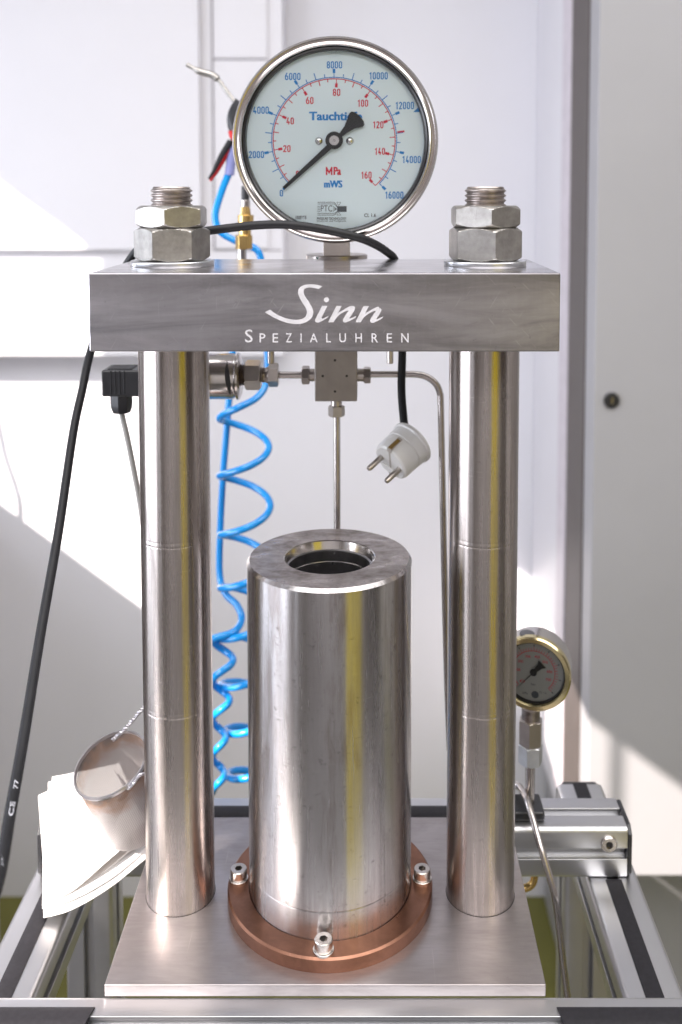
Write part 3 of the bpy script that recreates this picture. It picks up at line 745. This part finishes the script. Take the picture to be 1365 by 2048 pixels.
def gq(x0, y0, x1, y1, th=3.2, off=0):
    a = Vector((x0, y0)); b = Vector((x1, y1)); d = (b - a).normalized(); nn = Vector((-d.y, d.x)) * th / 2
    em.add([at(*G(p.x, p.y), Y=PYp - off) for p in (a - nn, b - nn, b + nn, a + nn)], [(0, 1, 2, 3)])
for k, (y, ye) in enumerate(((1052, 1078), (1062, 1082), (1118, 1106), (1128, 1110))):
    gq(580, y, 680, y, 3, 0); gq(680.5, y, 698, ye, 3, .02)
for y in (1076, 1086, 1096, 1106): gq(580, y, 596, y, 2.6, 0); gq(672, y, 694, 1092, 2.4, .03 + y * 1e-5)
gq(697, 1092, 753, 1092, 34, .07)
for yy in (1052, 1128): gq(694, yy, 718, yy, 2, .08); gq(694, yy, 706, 1092 + (yy - 1092) * .5, 2, .09); gq(718, yy, 706, 1092 + (yy - 1092) * .5, 2, .1)
em.build('emblem', M['ink'], dl)
m_ = MB(); m_.add([at(*G(x, y), Y=PYp - .02) for x, y in ((1147, 517), (1190, 479), (1200, 515))], [(0, 1, 2)]); m_.build('arrow_mark', M['blue'], dl)
for x, y in ((588, 688), (772, 688)):
    p = at(*G(x, y), Y=DY)
    MB().lathe([(3.1, 0), (2.9, .9), (1.6, 1.7), (0, 1.9)], frame((0, -1, 0), loc=(p.x, DY, p.z)), 24, False).build('dial_screw', M['chrome'], dl)
# pointer
def L(x, y): return ((x - 679) , (685 - y))
pv = [(372, 962), (636, 712), (645, 700), (645, 685), (652, 664), (668, 652), (690, 652), (712, 640), (740, 600), (756, 560), (768, 525), (780, 514), (800, 516), (832, 540), (855, 572), (858, 592), (848, 604), (800, 615), (755, 640), (718, 668), (714, 690), (704, 712), (682, 724), (664, 734), (386, 976)]
ps = [at(*G(x, y), Y=DY - 3.0) for x, y in pv]; n = len(ps)
MB().add([Vector((p.x, DY - 3.2, p.z)) for p in ps] + [Vector((p.x, DY - 2.4, p.z)) for p in ps],
         [tuple(range(n)), tuple(range(n, 2 * n))[::-1]] + [(k, (k + 1) % n, n + (k + 1) % n, n + k) for k in range(n)]).build('pointer', M['gblack'], gau)
pc = at(*G(679, 685), Y=DY - 3)
hub = MB().lathe([(6.4, 0), (6.9, .9), (4.4, 1.0)], frame((0, -1, 0), loc=(pc.x, DY - 2.5, pc.z)), 32, True).build('hub', M['gblack'], gau)
MB().lathe([(4.0, 0), (3.8, 1.5), (.9, 1.6), (.5, 1.2), (0, 1.2)], frame((0, -1, 0), loc=(pc.x, DY - 2.5, pc.z)), 32, False).build('hub_cap', M['chrome'], hub)
# stem
a = at(647, 500, Y=77); b = at(700, 500, Y=77)
MB().box(a.x, b.x, 77, 99, BZ1 - 40, gc.z - ro + 6).build('stem', M['fit'], gau, bevel=.6)
fl = at(673, 516, Y=88)
MB().lathe([(25.5, BZ1 - 4), (25.5, BZ1 + 1.5), (24.5, BZ1 + 2.2), (0, BZ1 + 2.2)], Matrix.Translation((fl.x, 97, 0)), 48, False).build('flange', M['fit'], gau)
tp = MB()
for k in range(26):
    x = a.x - 5 + (b.x - a.x + 8) * k / 25 ; 
    p = [Vector((x + random.uniform(-1, 1), 76.5 + random.uniform(-.6, .3), BZ1 + random.uniform(-.5, 1.4))) for _ in range(3)]
    tp.tube(p, random.uniform(.25, .6), 5)
teal = plain('teal_sealing_tape', (.02, .16, .14), .6)
tp.build('sealing_tape', teal, gau)

# ------------------------------------------------------------------ manifold, pipes, sensor
MY = 88
p0 = at(630, 803, Y=MY - 16); p1 = at(714.5, 803, Y=MY - 16)
mz = at(670, 750, Y=MY).z
man = thing('manifold_block', 'square matte steel distributor block hanging under the crosshead centre', 'manifold', (0, MY, mz))
MB().box(p0.x, p1.x, MY - 16, MY + 16, p0.z, BZ0 + 30).build('block', M['block'], man, bevel=.7)
for px, py in ((646, 752), (694, 752), (670.5, 720.5), (670.5, 783)):
    p = at(px, py, Y=MY - 16)
    MB().lathe([(1.0, -.05), (1.0, .12), (0, .12)], frame((0, -1, 0), loc=p), 14, False).build('pin_hole', M['hole'], man)
def xs(px): return at(px, 750, Y=MY).x
def hexx(parent, x0, x1, r, name='union_nut', rot=0, z=None):
    zz = z if z is not None else mz
    Mx = frame((1, 0, 0), (0, math.cos(R(rot)), math.sin(R(rot))), (x0, MY, zz))
    return MB().hexnut(r * 2 * .93, x1 - x0, Mx).build(name, M['fit'], parent, smooth=25)
hexx(man, xs(604), xs(620), 7.3, rot=10); 
MB().lathe([(5.2, 0), (5.2, xs(631) - xs(620))], frame((1, 0, 0), loc=(xs(620), MY, mz)), 24).build('collar', M['fit'], man)
hexx(man, xs(728), xs(742), 6.6, rot=5)
MB().lathe([(5.4, 0), (5.4, xs(728) - xs(714))], frame((1, 0, 0), loc=(xs(714), MY, mz)), 24).build('collar', M['fit'], man)
lc = at(673.5, 812, Y=MY)
MB().lathe([(4.6, lc.z - 2), (4.6, p0.z + .5)], Matrix.Translation((lc.x, MY, 0)), 24).build('collar', M['fit'], man)
zt = at(673, 811, Y=MY).z; zbm = at(673, 832, Y=MY).z
MB().hexnut(12.0, zt - zbm, Matrix.Translation((lc.x, MY, zbm)) @ Matrix.Rotation(R(8), 4, 'Z')).build('union_nut', M['fit'], man, smooth=25)
o = MB().lathe([(2.75, 30), (2.75, zbm + 1)], Matrix.Translation((lc.x + .3, MY, 0)), 20).build('pressure_pipe', M['pipe'], origin=(lc.x, MY, 30))
tag(o, 'thin vertical steel pipe dropping from the block down behind the cylinder', 'pipe')
# left sensor
sen = thing('pressure_sensor', 'steel pressure sensor lying sideways with a black connector left of the block', 'pressure sensor', (xs(450), MY, mz))
def lx(parent, name, prof, mat, n=48, off=0):
    return MB().lathe([(r, xs(px) - xs(400)) for px, r in prof], frame((1, 0, 0), loc=(xs(400), MY, mz + off)), n).build(name, mat, parent, smooth=30)
lx(sen, 'sensor_body', [(300, 14), (340, 14), (342, 19), (466, 19), (470, 18.2), (473, 18.2), (476, 19.6), (480, 19.2), (483, 16)], M['chrome'], off=-1)
sl_ = at(456, 728, Y=MY - 18)
cres = MB()
vs = []
for i in range(13):
    a = R(195 + (290 - 195) * i / 12 - 60)
    for dx in (-2.0 * math.sin(math.pi * i / 12) - .1, 2.0 * math.sin(math.pi * i / 12) + .1):
        vs.append((sl_.x + dx + 1.2 * math.cos(math.pi * i / 12), MY + 19.15 * math.cos(a), mz - 1 - 19.15 * math.sin(a)))
cres.add(vs, [(2 * i, 2 * i + 2, 2 * i + 3, 2 * i + 1) for i in range(12)]); cres.build('slot', M['hole'], sen)  # black crescent laid flat on the body for the slot's shadow
lx(sen, 'thread', [(483, 8), (484, 9.2), (485.5, 8), (487, 9.2), (488.5, 8), (490, 9.2), (491, 8)], M['thread'], 32)
hexx(sen, xs(491), xs(523), 11.6, 'hex_body', 12)
lx(sen, 'thread', [(523, 6), (524, 6.6), (526, 6), (528, 6.6), (531, 6), (538, 7.2), (539, 7)], M['thread'], 32)
hexx(sen, xs(538), xs(558), 9.2, 'union_nut', 20)
lx(sen, 'link_pipe', [(556, 2.9), (606, 2.9)], M['pipe'], 20)
# connector
cf = at(204, 742, Y=MY - 12); cr = at(300, 795, Y=MY - 12)
con = MB().box(cf.x, cr.x, MY - 14, MY + 14, at(250, 794, Y=MY - 14).z, at(250, 741, Y=MY - 14).z)
con = con.build('connector', M['blackplastic'], sen, bevel=1.6, seg=3)
for px in (222, 231, 240, 249):
    x = at(px, 760, Y=MY - 14).x; z0, z1 = at(250, 790, Y=MY - 14).z, at(250, 742, Y=MY - 14).z
    MB().box(x - .45, x + .45, MY - 14.4, MY + 13, z0, z1 + .5).build('ridge', M['gblack'], con, bevel=.2)
xk = at(222, 740, Y=MY).x
MB().box(xk, xk + 20, MY - 10, MY + 10, at(250, 741, Y=MY - 14).z - .2, at(250, 741, Y=MY - 14).z + .6).build('top_plate', M['rubber'], con, bevel=.3)
gp = at(243, 794, Y=MY)
MB().lathe([(7.4, 0), (8.9, 4), (9.3, 8), (9.3, 14), (9.6, 18)], Matrix.Translation((gp.x, MY, gp.z - 13)), 8).build('cable_gland', M['blackplastic'], sen, bevel=.6)
tag(MB().tube(spline([(gp.x, MY, gp.z - 8)] + [at(x, y, Y=Y) for x, y, Y in ((245, 832, MY), (256, 880, MY), (270, 950, MY + 2), (281, 1010, MY + 4), (290, 1080, MY + 5), (298, 1180, MY + 5))]), 2.4).build('sensor_cable', M['greycable'], origin=gp),
    'thin pale grey cable hanging from the black sensor connector behind the left column', 'cable')
# right pipe with bend
rp = [at(742, 748.5, Y=MY), at(800, 748.5, Y=MY), at(835, 749, Y=MY), at(856, 755, Y=MY), at(872, 768, Y=MY), at(880, 786, Y=MY), at(882, 815, Y=MY), at(886, 1000, Y=MY), at(893, 1300, Y=MY), at(900, 1500, Y=MY)]
o = MB().tube(spline(rp, 8), 2.75, 16).build('pressure_pipe', M['pipe'], origin=rp[0])
tag(o, 'bent steel pipe leading right from the block and down beside the right column', 'pipe')
# tube on the lower right
tp_ = [at(1010, 1572, Y=128), at(1034, 1571, Y=122), at(1045, 1582, Y=112), at(1056, 1605, Y=90), at(1080, 1688, Y=62), at(1106, 1775, Y=48), at(1116, 1830, Y=46), at(1126, 1920, Y=44), at(1136, 2000, Y=43), at(1140, 2060, Y=43)]
o = MB().tube(spline(tp_, 8), 2.9, 14).build('pressure_pipe', M['pipe'], origin=tp_[3])
tag(o, 'thin bent steel pipe crossing the rear rail and running down right of the base plate', 'pipe')

# ------------------------------------------------------------------ small gauge
SY = bk + 22
sg = at(1066, 1350, Y=SY - 14)
sgt = thing('small_gauge', 'small round pressure gauge on a hex fitting half hidden by the right column', 'pressure gauge', (sg.x, SY, RT))
fcam = (Vector((CAM.x, CAM.y, sg.z)) - sg).normalized()
nrm = Vector((fcam.x - .12, fcam.y, 0.03)).normalized()
SM = frame(nrm, Vector((0, 0, 1)).cross(nrm) * 1, sg)
kf = (at(1166, 1350, Y=SY - 14) - at(1066, 1350, Y=SY - 14)).x / 100
r2 = 75 * kf
MB().lathe([(0, -30), (r2 - 3, -30), (r2 - 1.4, -28), (r2 - 1.4, -4)], SM, 72, False).build('case', M['chrome'], sgt)
MB().ring([(r2 - 2, -8), (r2, -7), (r2, -1.5), (r2 - 1.2, -.2), (r2 - 4.4, 0), (r2 - 5.2, -1.6), (r2 - 5.2, -7)], SM, 96).build('bezel', M['bezel_reflect'], sgt)
MB().ring([(r2 - 5.2, -3), (r2 - 6, -3), (r2 - 6.4, -6.9), (r2 - 5.2, -6.9)], SM, 72).build('gasket', M['gblack'], sgt)
sd = MB().lathe([(0, -6.5), (r2 - 5.6, -6.5)], SM, 72, False).build('dial', M['dial2'], sgt)
MB().lathe([(0, -2.2), (r2 - 5.3, -2.2)], SM, 48, False).build('glass_pane', M['glass'], sgt)
def sq(mb, ang, r0, r1, wd, z=-6.35):
    c, s_ = math.cos(R(ang)), math.sin(R(ang)); h = wd / 2
    mb.add([(r0 * c + h * s_, r0 * s_ - h * c, z), (r1 * c + h * s_, r1 * s_ - h * c, z), (r1 * c - h * s_, r1 * s_ + h * c, z), (r0 * c - h * s_, r0 * s_ + h * c, z)], [(0, 1, 2, 3)], SM)
srd = MB(); sbk = MB()
for i in range(41):
    a = 225 - 270 * i / 40; sq(srd, a, 18.2, 20.6 if i % 5 else 21.4, .4)
n = 60
for i in range(n):
    a0_, a1_ = R(225 - 270 * i / n), R(225 - 270 * (i + 1) / n)
    srd.add([(q * math.cos(a), q * math.sin(a), -6.38) for q, a in ((17.7, a0_), (18.2, a0_), (18.2, a1_), (17.7, a1_))], [(0, 1, 2, 3)], SM)
for i in range(0, 9):
    a = 225 - 270 * i / 8; sq(sbk, a, 21.8, 23.6, .8)
def stext(mb, txt, x, y, w_, h_, z=-6.33):
    vs, fs, ww, hh = glyph(txt, .01)
    mb.add([(x + (a / ww - .5) * w_, y + (b / hh - .5) * h_, z) for a, b in vs], fs, SM)
for t, a in (('0', 225), ('100', 180), ('200', 146), ('300', 112), ('400', 78), ('500', 45), ('600', 8), ('700', -22)):
    stext(srd, t, 13.6 * math.cos(R(a)), 13.6 * math.sin(R(a)), 4.6, 2.3)
stext(sbk, 'bar', 0, -11, 4, 2); stext(sbk, 'kPa', -7, -19.5, 4.5, 2); stext(sbk, 'CL 1.6', 8, -17, 6, 1.8)
srd.build('red_scale', M['red'], sd); sbk.build('black_scale', M['ink'], sd)
sb2 = MB().lathe([(0, -6.3), (3.2, -6.3)], SM @ Matrix.Translation((1.5, -19.8, 0)), 24, False); sb2.build('emblem', M['ink'], sd)
pt = MB(); a = 228
pp = [(-.5, 0), (0, 22), (.5, 0), (1.6, -2), (2.6, -8), (4.3, -11), (-4.3, -11), (-2.6, -8), (-1.6, -2)]
rr_ = Matrix.Rotation(R(a - 90), 4, 'Z')
pt.prism(pp, -5.2, -4.7, SM @ rr_); pt.lathe([(0, -5.2), (3, -5.2), (3, -4.2), (0, -4.2)], SM, 24, False)
pt.build('pointer', M['gblack'], sgt)
cap = at(1060, 1272, Y=SY + 6)
MB().lathe([(6.5, 0), (6.5, 1.2), (5.5, 1.6)], frame((.0, -.05, 1), loc=(sg.x - 3, SY - 1, sg.z + r2 - 2.6)), 24).build('vent_plug', M['slot'], sgt)
def zS(py): return at(1061, py, Y=SY).z
xg = at(1061.5, 1480, Y=SY).x
MB().lathe([(8.0, zS(1440)), (8.0, zS(1415))], Matrix.Translation((xg, SY, 0)), 24).build('neck', M['thread'], sgt)
MB().hexnut(18.5, zS(1437) - zS(1487), Matrix.Translation((xg, SY, zS(1487))) @ Matrix.Rotation(R(15), 4, 'Z')).build('adapter', M['fit'], sgt, smooth=25)
MB().hexnut(18.5, zS(1487.5) - zS(1525), Matrix.Translation((xg, SY, zS(1525))) @ Matrix.Rotation(R(5), 4, 'Z')).build('union_nut', M['zinc2'], sgt, smooth=25)
MB().lathe([(4.2, RT + 2), (4.2, zS(1524))], Matrix.Translation((xg, SY, 0)), 20).build('stem', M['pipe'], sgt)
MB().box(xg - 26, xg + 11, SY - 14, SY + 14, RT + .1, RT + 9).build('foot', M['blackplastic'], sgt, bevel=2.5)

# ------------------------------------------------------------------ power cable with plug
pw = thing('power_cable', 'black power cable looping in front of the dial, white plug dangling below', 'power cable', (0, 80, BZ1))
path = [(-30, 1850, -255), (0, 1748, -225), (22, 1620, -185), (47, 1480, -140), (83, 1260, -70), (118, 1060, -10), (147, 865, 40), (165, 780, 62), (181, 706, 76), (215, 600, 84), (252, 532, 84), (285, 492, 72), (345, 470, 46), (420, 461, 36), (507, 451, 34), (575, 449.5, 34), (642, 458, 36), (710, 473, 42), (745, 486, 54), (772, 502, 68), (790, 520, 76), (800, 560, 84), (804, 640, 84), (805, 705, 84), (803.5, 780, 84), (808, 840, 84), (811, 872, 84)]
cp = [at(x, y, Y=Y) for x, y, Y in path]
MB().tube(spline(cp, 10), 3.35, 16).build('cord', M['rubber'], pw)
# print along the lower cord: CE mark and type
def cord_text(txt, t0, px0, py0, px1, py1, Y0, Y1, h):
    a, b = at(px0, py0, Y=Y0), at(px1, py1, Y=Y1); d = (b - a).normalized()
    view = ((a + b) / 2 - CAM).normalized(); out = (-view - d * (-view).dot(d)).normalized(); up = out.cross(d)
    vs, fs, ww, hh = glyph(txt, .01); Lh = (b - a).length; pts_ = []
    for x, y in vs:
        v_ = (y / hh - .5) * h; z_ = math.sqrt(max(0, 3.42 ** 2 - (v_ - .4) ** 2))
        pts_.append(a + d * (x / ww * Lh) + up * (v_ - .4) + out * z_)
    mb_ = MB(); mb_.add(pts_, fs); return mb_.build('cord_print', M['cableprint'], pw)
def cw(py):                                # point on the centre line at image row py (lower left run)
    for i in range(len(path) - 1):
        a, b = path[i], path[i + 1]
        if b[1] <= py <= a[1]:
            t = (a[1] - py) / (a[1] - b[1]); return (a[0] + (b[0] - a[0]) * t, py, a[2] + (b[2] - a[2]) * t)
for txt, y0, y1, h in (('77', 1586, 1568, 2.4), ('CE', 1641, 1612, 2.6), ('301', 1684, 1660, 2.2), ('H05RN-F', 1742, 1690, 2.2)):
    a, b = cw(y0), cw(y1); cord_text(txt, 0, a[0], a[1], b[0], b[1], a[2], b[2], h)
# schuko plug
ax = Vector((-.67, -.57, -.47)).normalized()
sv = Vector((.66, -.51, -.32)); sv = (sv - ax * sv.dot(ax)).normalized()
PF = at(781, 926, Y=66)                    # centre of the front face
PM = frame(ax, sv, PF)

plg = MB().lathe([(12, -30), (18.6, -29), (19.4, -28), (19.4, -25.5), (18.2, -24.5), (17.7, -17), (17.7, -16.5), (17.0, -16), (17.0, -15), (17.5, -14.6), (17.2, -3), (16.4, -1), (14.8, 0)], PM, 64).build('plug', M['whiteplastic'], pw, smooth=25)
for s_ in (-1, 1):
    MB().lathe([(2.4, 0), (2.4, 15), (1.7, 16.5)], PM @ Matrix.Translation((9.5 * s_, 0, -.5)), 20).build('pin', M['fit'], plg)
gm = plain('plug_groove', (.42, .38, .34), .5)
for s_ in (-1, 1):
    MB().box(-2.2, 2.2, 13.6 * s_, 17.7 * s_, -14, .15, PM).build('earth_groove', gm, plg)
    MB().box(-1.6, 1.6, 15 * s_, 18.0 * s_, -12, -.8, PM).build('earth_clip', M['brass'], plg)
MB().box(-.8, .8, -14, 14, -.05, .2, PM).build('seam', gm, plg)
MB().box(-8, 8, -11, -5.5, -.05, 1.2, PM).build('boss', M['whiteplastic'], plg, bevel=.5)
MB().lathe([(2.6, -.05), (2.6, .15), (0, .15)], PM @ Matrix.Translation((4, -11, 0)), 16, False).build('socket_hole', M['slot'], plg)
MB().lathe([(3.9, 0), (3.9, 7)], frame((0.02, 0, 1), loc=at(809, 876, Y=84) ), 16).build('cord_grip', M['rubber'], plg)

# ------------------------------------------------------------------ blue coiled hose and air tools
HY = 300
hose = [(459, 345, HY), (443, 385, HY), (431, 430, HY), (440, 462, HY), (470, 481, HY), (503, 493, HY), (520, 510, HY), (526, 560, HY), (532, 640, HY), (536, 720, HY), (533, 765, HY)]
A = 27; 
hose += [(515, 795, HY - 12), (478, 815, HY - 27), (447, 829, HY - 15), (439, 838, HY)]
ys = [(837, 538, 905, 952), (952, 541, 1008, 1070), (1070, 536, 1122, 1176), (1176, 538, 1222, 1275), (1275, 541, 1316, 1369), (1369, 545, 1410, 1461), (1461, 549, 1500, 1549), (1549, 552, 1585, 1640)]
xl_ = [439, 441, 441, 436, 442, 449, 454, 458]
for k, (ya, xr_, ym, yb) in enumerate(ys):
    xL = xl_[k]; cx = (xL + xr_) / 2; am = (xr_ - xL) / 2
    steps = 10
    for i in range(1, steps + 1):
        t = i / steps; ph = 2 * math.pi * t
        x = cx - am * math.cos(ph) + (0 if t < .5 else (xl_[min(k, 7)] - xL) * (t - .5))
        yy = ya + (yb - ya) * (t + .07 * math.sin(ph) * 0)
        hose.append((x, yy - am * (yy - 400) / 1945 * math.sin(ph), HY + 27 * math.sin(ph)))
hp_ = [at(*q[:2], Y=q[2]) for q in hose]
o = MB().tube(spline(hp_, 5), 3.8, 12).build('air_hose', M['hose'], origin=hp_[0])
tag(o, 'bright blue spiral air hose coiling down from behind the crosshead', 'air hose')
h2 = [(466, 700, HY + 30), (459, 790, HY + 30), (452, 880, HY + 32), (446, 960, HY + 34), (441, 1060, HY + 34), (440, 1150, HY + 30), (452, 1188, HY + 20), (474, 1210, HY + 10), (484, 1238, HY), (468, 1264, HY - 20), (426, 1278, HY - 27)]
for k, (y0, xr_, pitch) in enumerate(((1278, 467, 84), (1362, 460, 76), (1438, 452, 74), (1512, 450, 72))):
    xL = 426; cx = (xL + xr_) / 2; am = (xr_ - xL) / 2
    for i in range(1, 9):
        ph = 2 * math.pi * i / 8
        h2.append((cx - am * math.cos(ph), y0 + pitch * i / 8, HY - 27 + 14 * math.sin(ph)))
hp2 = [at(*q[:2], Y=q[2]) for q in h2]
o = MB().tube(spline(hp2, 5), 3.8, 12).build('air_hose', M['hose'], origin=hp2[0])
tag(o, 'second blue hose strand hanging straight then curling close to the left column', 'air hose')
# blow gun
bgz = at(470, 250, Y=HY)
gun = thing('air_blow_gun', 'red and black air blow gun with thin bent grey nozzle behind the dial', 'air blow gun', bgz)
np_ = spline([at(x, y, Y=HY) for x, y in ((374, 129), (400, 143), (424, 150), (440, 163), (458, 188), (484, 222))], 6)
MB().tube(np_, lambda i: 2.2 if (i < 5 or i > 16) else 3.6, 12).build('nozzle', M['zinc'], gun)
MB().tube(spline([at(x, y, Y=HY) for x, y in ((484, 205), (472, 225), (469, 245), (475, 268), (476, 290))], 5), lambda i: 7.5, 14).build('body', M['blackplastic'], gun)
MB().tube([at(x, y, Y=HY - 6) for x, y in ((461, 262), (463, 272), (470, 280))], 2.4, 10).build('ring', M['redplastic'], gun)
MB().tube(spline([at(x, y, Y=HY) for x, y in ((466, 285), (448, 315), (434, 342), (421, 362))], 4), lambda i: 4.6 - .28 * i, 12).build('trigger', M['redplastic'], gun)
MB().tube(spline([at(x, y, Y=HY - 5) for x, y in ((462, 282), (443, 312), (429, 340), (418, 358))], 4), lambda i: 3.6 - .2 * i, 10).build('trigger_back', M['blackplastic'], gun)
MB().tube([at(x, y, Y=HY) for x, y in ((470, 285), (464, 315), (459, 350))], 5, 14).build('sleeve', M['purple'], gun)
# brass coupling
BYc = 260
cz = at(490, 460, Y=BYc)
cpl = thing('hose_coupling', 'brass quick coupling with silver nipple standing behind the crosshead', 'coupling', cz)
def zc_(py): return at(490, py, Y=BYc).z
def cyl(name, py0, py1, r, mat, dx=0, n=24, r2=None): MB().lathe([(r, zc_(py1)), (r2 or r, zc_(py0))], Matrix.Translation((cz.x + dx, BYc, 0)), n).build(name, mat, cpl, bevel=.5)
cyl('plug_tip', 372, 402, 4, M['blackplastic'], 1); cyl('nipple', 400, 414, 4.6, M['chrome'], 1); cyl('collar', 413, 430, 5.5, M['brass'], 1, r2=4.2)
cyl('body', 430, 448, 8, M['brass'], 1); cyl('waist', 448, 470, 6.2, M['brass']); cyl('hex_nut', 470, 498, 8.6, M['brass'], -1, 6)
cyl('lower_nipple', 498, 530, 4.6, M['chrome'], -3); cyl('hose_tail', 530, 700, 4, M['rubber'], -3)

# ------------------------------------------------------------------ paper towels and mesh basket on the left rail
tw = thing('paper_towels', 'stack of folded white paper towels lying on the left rail by the column', 'paper towels', at(150, 1780, Z=0))
def sheet(front, back, th, name='sheet', n=14, wob=.5, seed=0):
    """ruled sheet between two polylines of world points, given thickness downwards"""
    fp, bp = spline(front, 6), spline(back, 6)
    m_ = min(len(fp), len(bp)); f2 = [fp[int(i * (len(fp) - 1) / (n - 1))] for i in range(n)]; b2 = [bp[int(i * (len(bp) - 1) / (n - 1))] for i in range(n)]
    q = 10; vs = []
    for lay in (0, 1):
        for i in range(n):
            for j in range(q + 1):
                p = f2[i].lerp(b2[i], j / q)
                dz = wob * noise.noise(Vector((p.x * .03 + seed, p.y * .03, seed * 3.1))) * 2
                vs.append(p + Vector((0, 0, dz - th * lay)))
    W = q + 1; N = n * W; fs = []
    for i in range(n - 1):
        for j in range(q):
            a = i * W + j; fs.append((a, a + 1, a + W + 1, a + W)); fs.append((N + a, N + a + W, N + a + W + 1, N + a + 1))
    for i in range(n - 1):
        for j in (0, q):
            a = i * W + j; fs.append((a, a + W, N + a + W, N + a))
    for j in range(q):
        for i in (0, n - 1):
            a = i * W + j; fs.append((a, N + a, N + a + 1, a + 1))
    return MB().add(vs, fs).build(name, M['paper'], tw, smooth=50)
a4 = lambda l: [at(x, y, Z=z) for x, y, z in l]
bkA = [(77, 1590, 2), (110, 1577, 5), (160, 1562, 10), (230, 1545, 18)]
sheet(a4([(92, 1797, -32), (150, 1769, -21), (215, 1710, 5), (293, 1641, 33)]), a4(bkA), 1.3, seed=1)
sheet(a4([(94, 1800, -33.6), (150, 1772, -22.6), (216, 1714, 3.4), (294, 1646, 31)]), a4([(97, 1565, 0), (130, 1556, 3), (170, 1548, 7), (240, 1530, 14)]), 1.2, seed=2)
sheet(a4([(95, 1803, -35), (151, 1775, -24), (217, 1718, 2), (295, 1651, 29)]), a4([(105, 1553, -2), (130, 1549, 0), (165, 1542, 5), (240, 1526, 11)]), 1.2, seed=3)
sheet(a4([(112, 1800, -37), (160, 1778, -29), (225, 1730, -10), (296, 1668, 14)]), a4([(90, 1680, -18), (130, 1660, -12), (170, 1640, -4), (240, 1600, 6)]), 1.2, seed=6)
sheet(a4([(85, 1812, -39), (145, 1796, -32), (225, 1750, -14), (296, 1690, 9)]), a4([(88, 1690, -22), (130, 1670, -16), (170, 1650, -8), (240, 1610, 2)]), 2.6, seed=4)
sheet(a4([(87, 1818, -42), (147, 1801, -35), (226, 1755, -17), (297, 1695, 6.5)]), a4([(89, 1700, -26), (130, 1680, -20), (170, 1660, -12), (240, 1620, -2)]), 7.0, seed=5)
# basket
v0 = at(222, 1528, Y=40); view = (v0 - CAM).normalized()
ri = view.cross(Vector((0, 0, 1))).normalized(); up_ = ri.cross(view).normalized()
u = (ri * -.453 + up_ * .891).normalized()
bn = (u * .72 + view * -.69).normalized()
br, bL = 29.2, 64
Yb = 40
for Yb in range(0, 160, 2):
    oc = at(222, 1528, Y=Yb); bc = oc - bn * bL
    low = min((bc + (bn.cross(Vector((0, 0, 1))).normalized() * math.cos(t) + bn.cross(bn.cross(Vector((0, 0, 1)))).normalized() * math.sin(t)) * br).z for t in [i * .3 for i in range(21)])
    if low < 10: break
bk_ = thing('mesh_basket', 'small cylindrical wire-mesh basket tipped over on the paper towels', 'mesh basket', oc)
bk_.rotation_mode = 'QUATERNION'
BM = frame(bn, ri)
bk_.rotation_quaternion = BM.to_quaternion()
def blocal(mb, name, mat, **k):
    o = mb.build(name, mat, None, **k); o.parent = bk_; return o
blocal(MB().lathe([(br, -bL), (br, 0)], None, 96, False), 'mesh_wall', M['mesh'])
blocal(MB().lathe([(0, -bL), (br, -bL)], None, 64, False), 'mesh_floor', M['mesh'])
blocal(MB().ring([(br - .6, -1.5), (br + 1.1, -1.5), (br + 1.3, 0), (br + .7, 1.2), (br - .3, 1.2), (br - .6, 0)], None, 96), 'rim', M['wire'])
inv = BM.inverted()
def bl_pt(px, py, Y): return inv @ (at(px, py, Y=Y) - oc)
def twisted(pts, name, r=.8, tw_=1.1, turns=9):
    P = spline(pts, 10)
    for ph in (0, math.pi):
        Q = []
        for i, p in enumerate(P):
            t = (P[min(i + 1, len(P) - 1)] - P[max(i - 1, 0)]).normalized(); a_ = t.orthogonal().normalized(); b_ = t.cross(a_)
            an = ph + turns * 2 * math.pi * i / len(P); Q.append(p + (a_ * math.cos(an) + b_ * math.sin(an)) * tw_)
        blocal(MB().tube(Q, r, 8), name, M['wire'])
YO = oc.y
twisted([bl_pt(226, 1480, YO + 20), bl_pt(240, 1468, YO + 22), bl_pt(258, 1450, YO + 22), bl_pt(275, 1430, YO + 22), bl_pt(293, 1408, YO + 22)], 'handle_wire')
twisted([bl_pt(256, 1578, YO - 22), bl_pt(268, 1566, YO - 25), bl_pt(278, 1552, YO - 22), bl_pt(293, 1546, YO - 18)], 'handle_wire', .7, .8, 5)
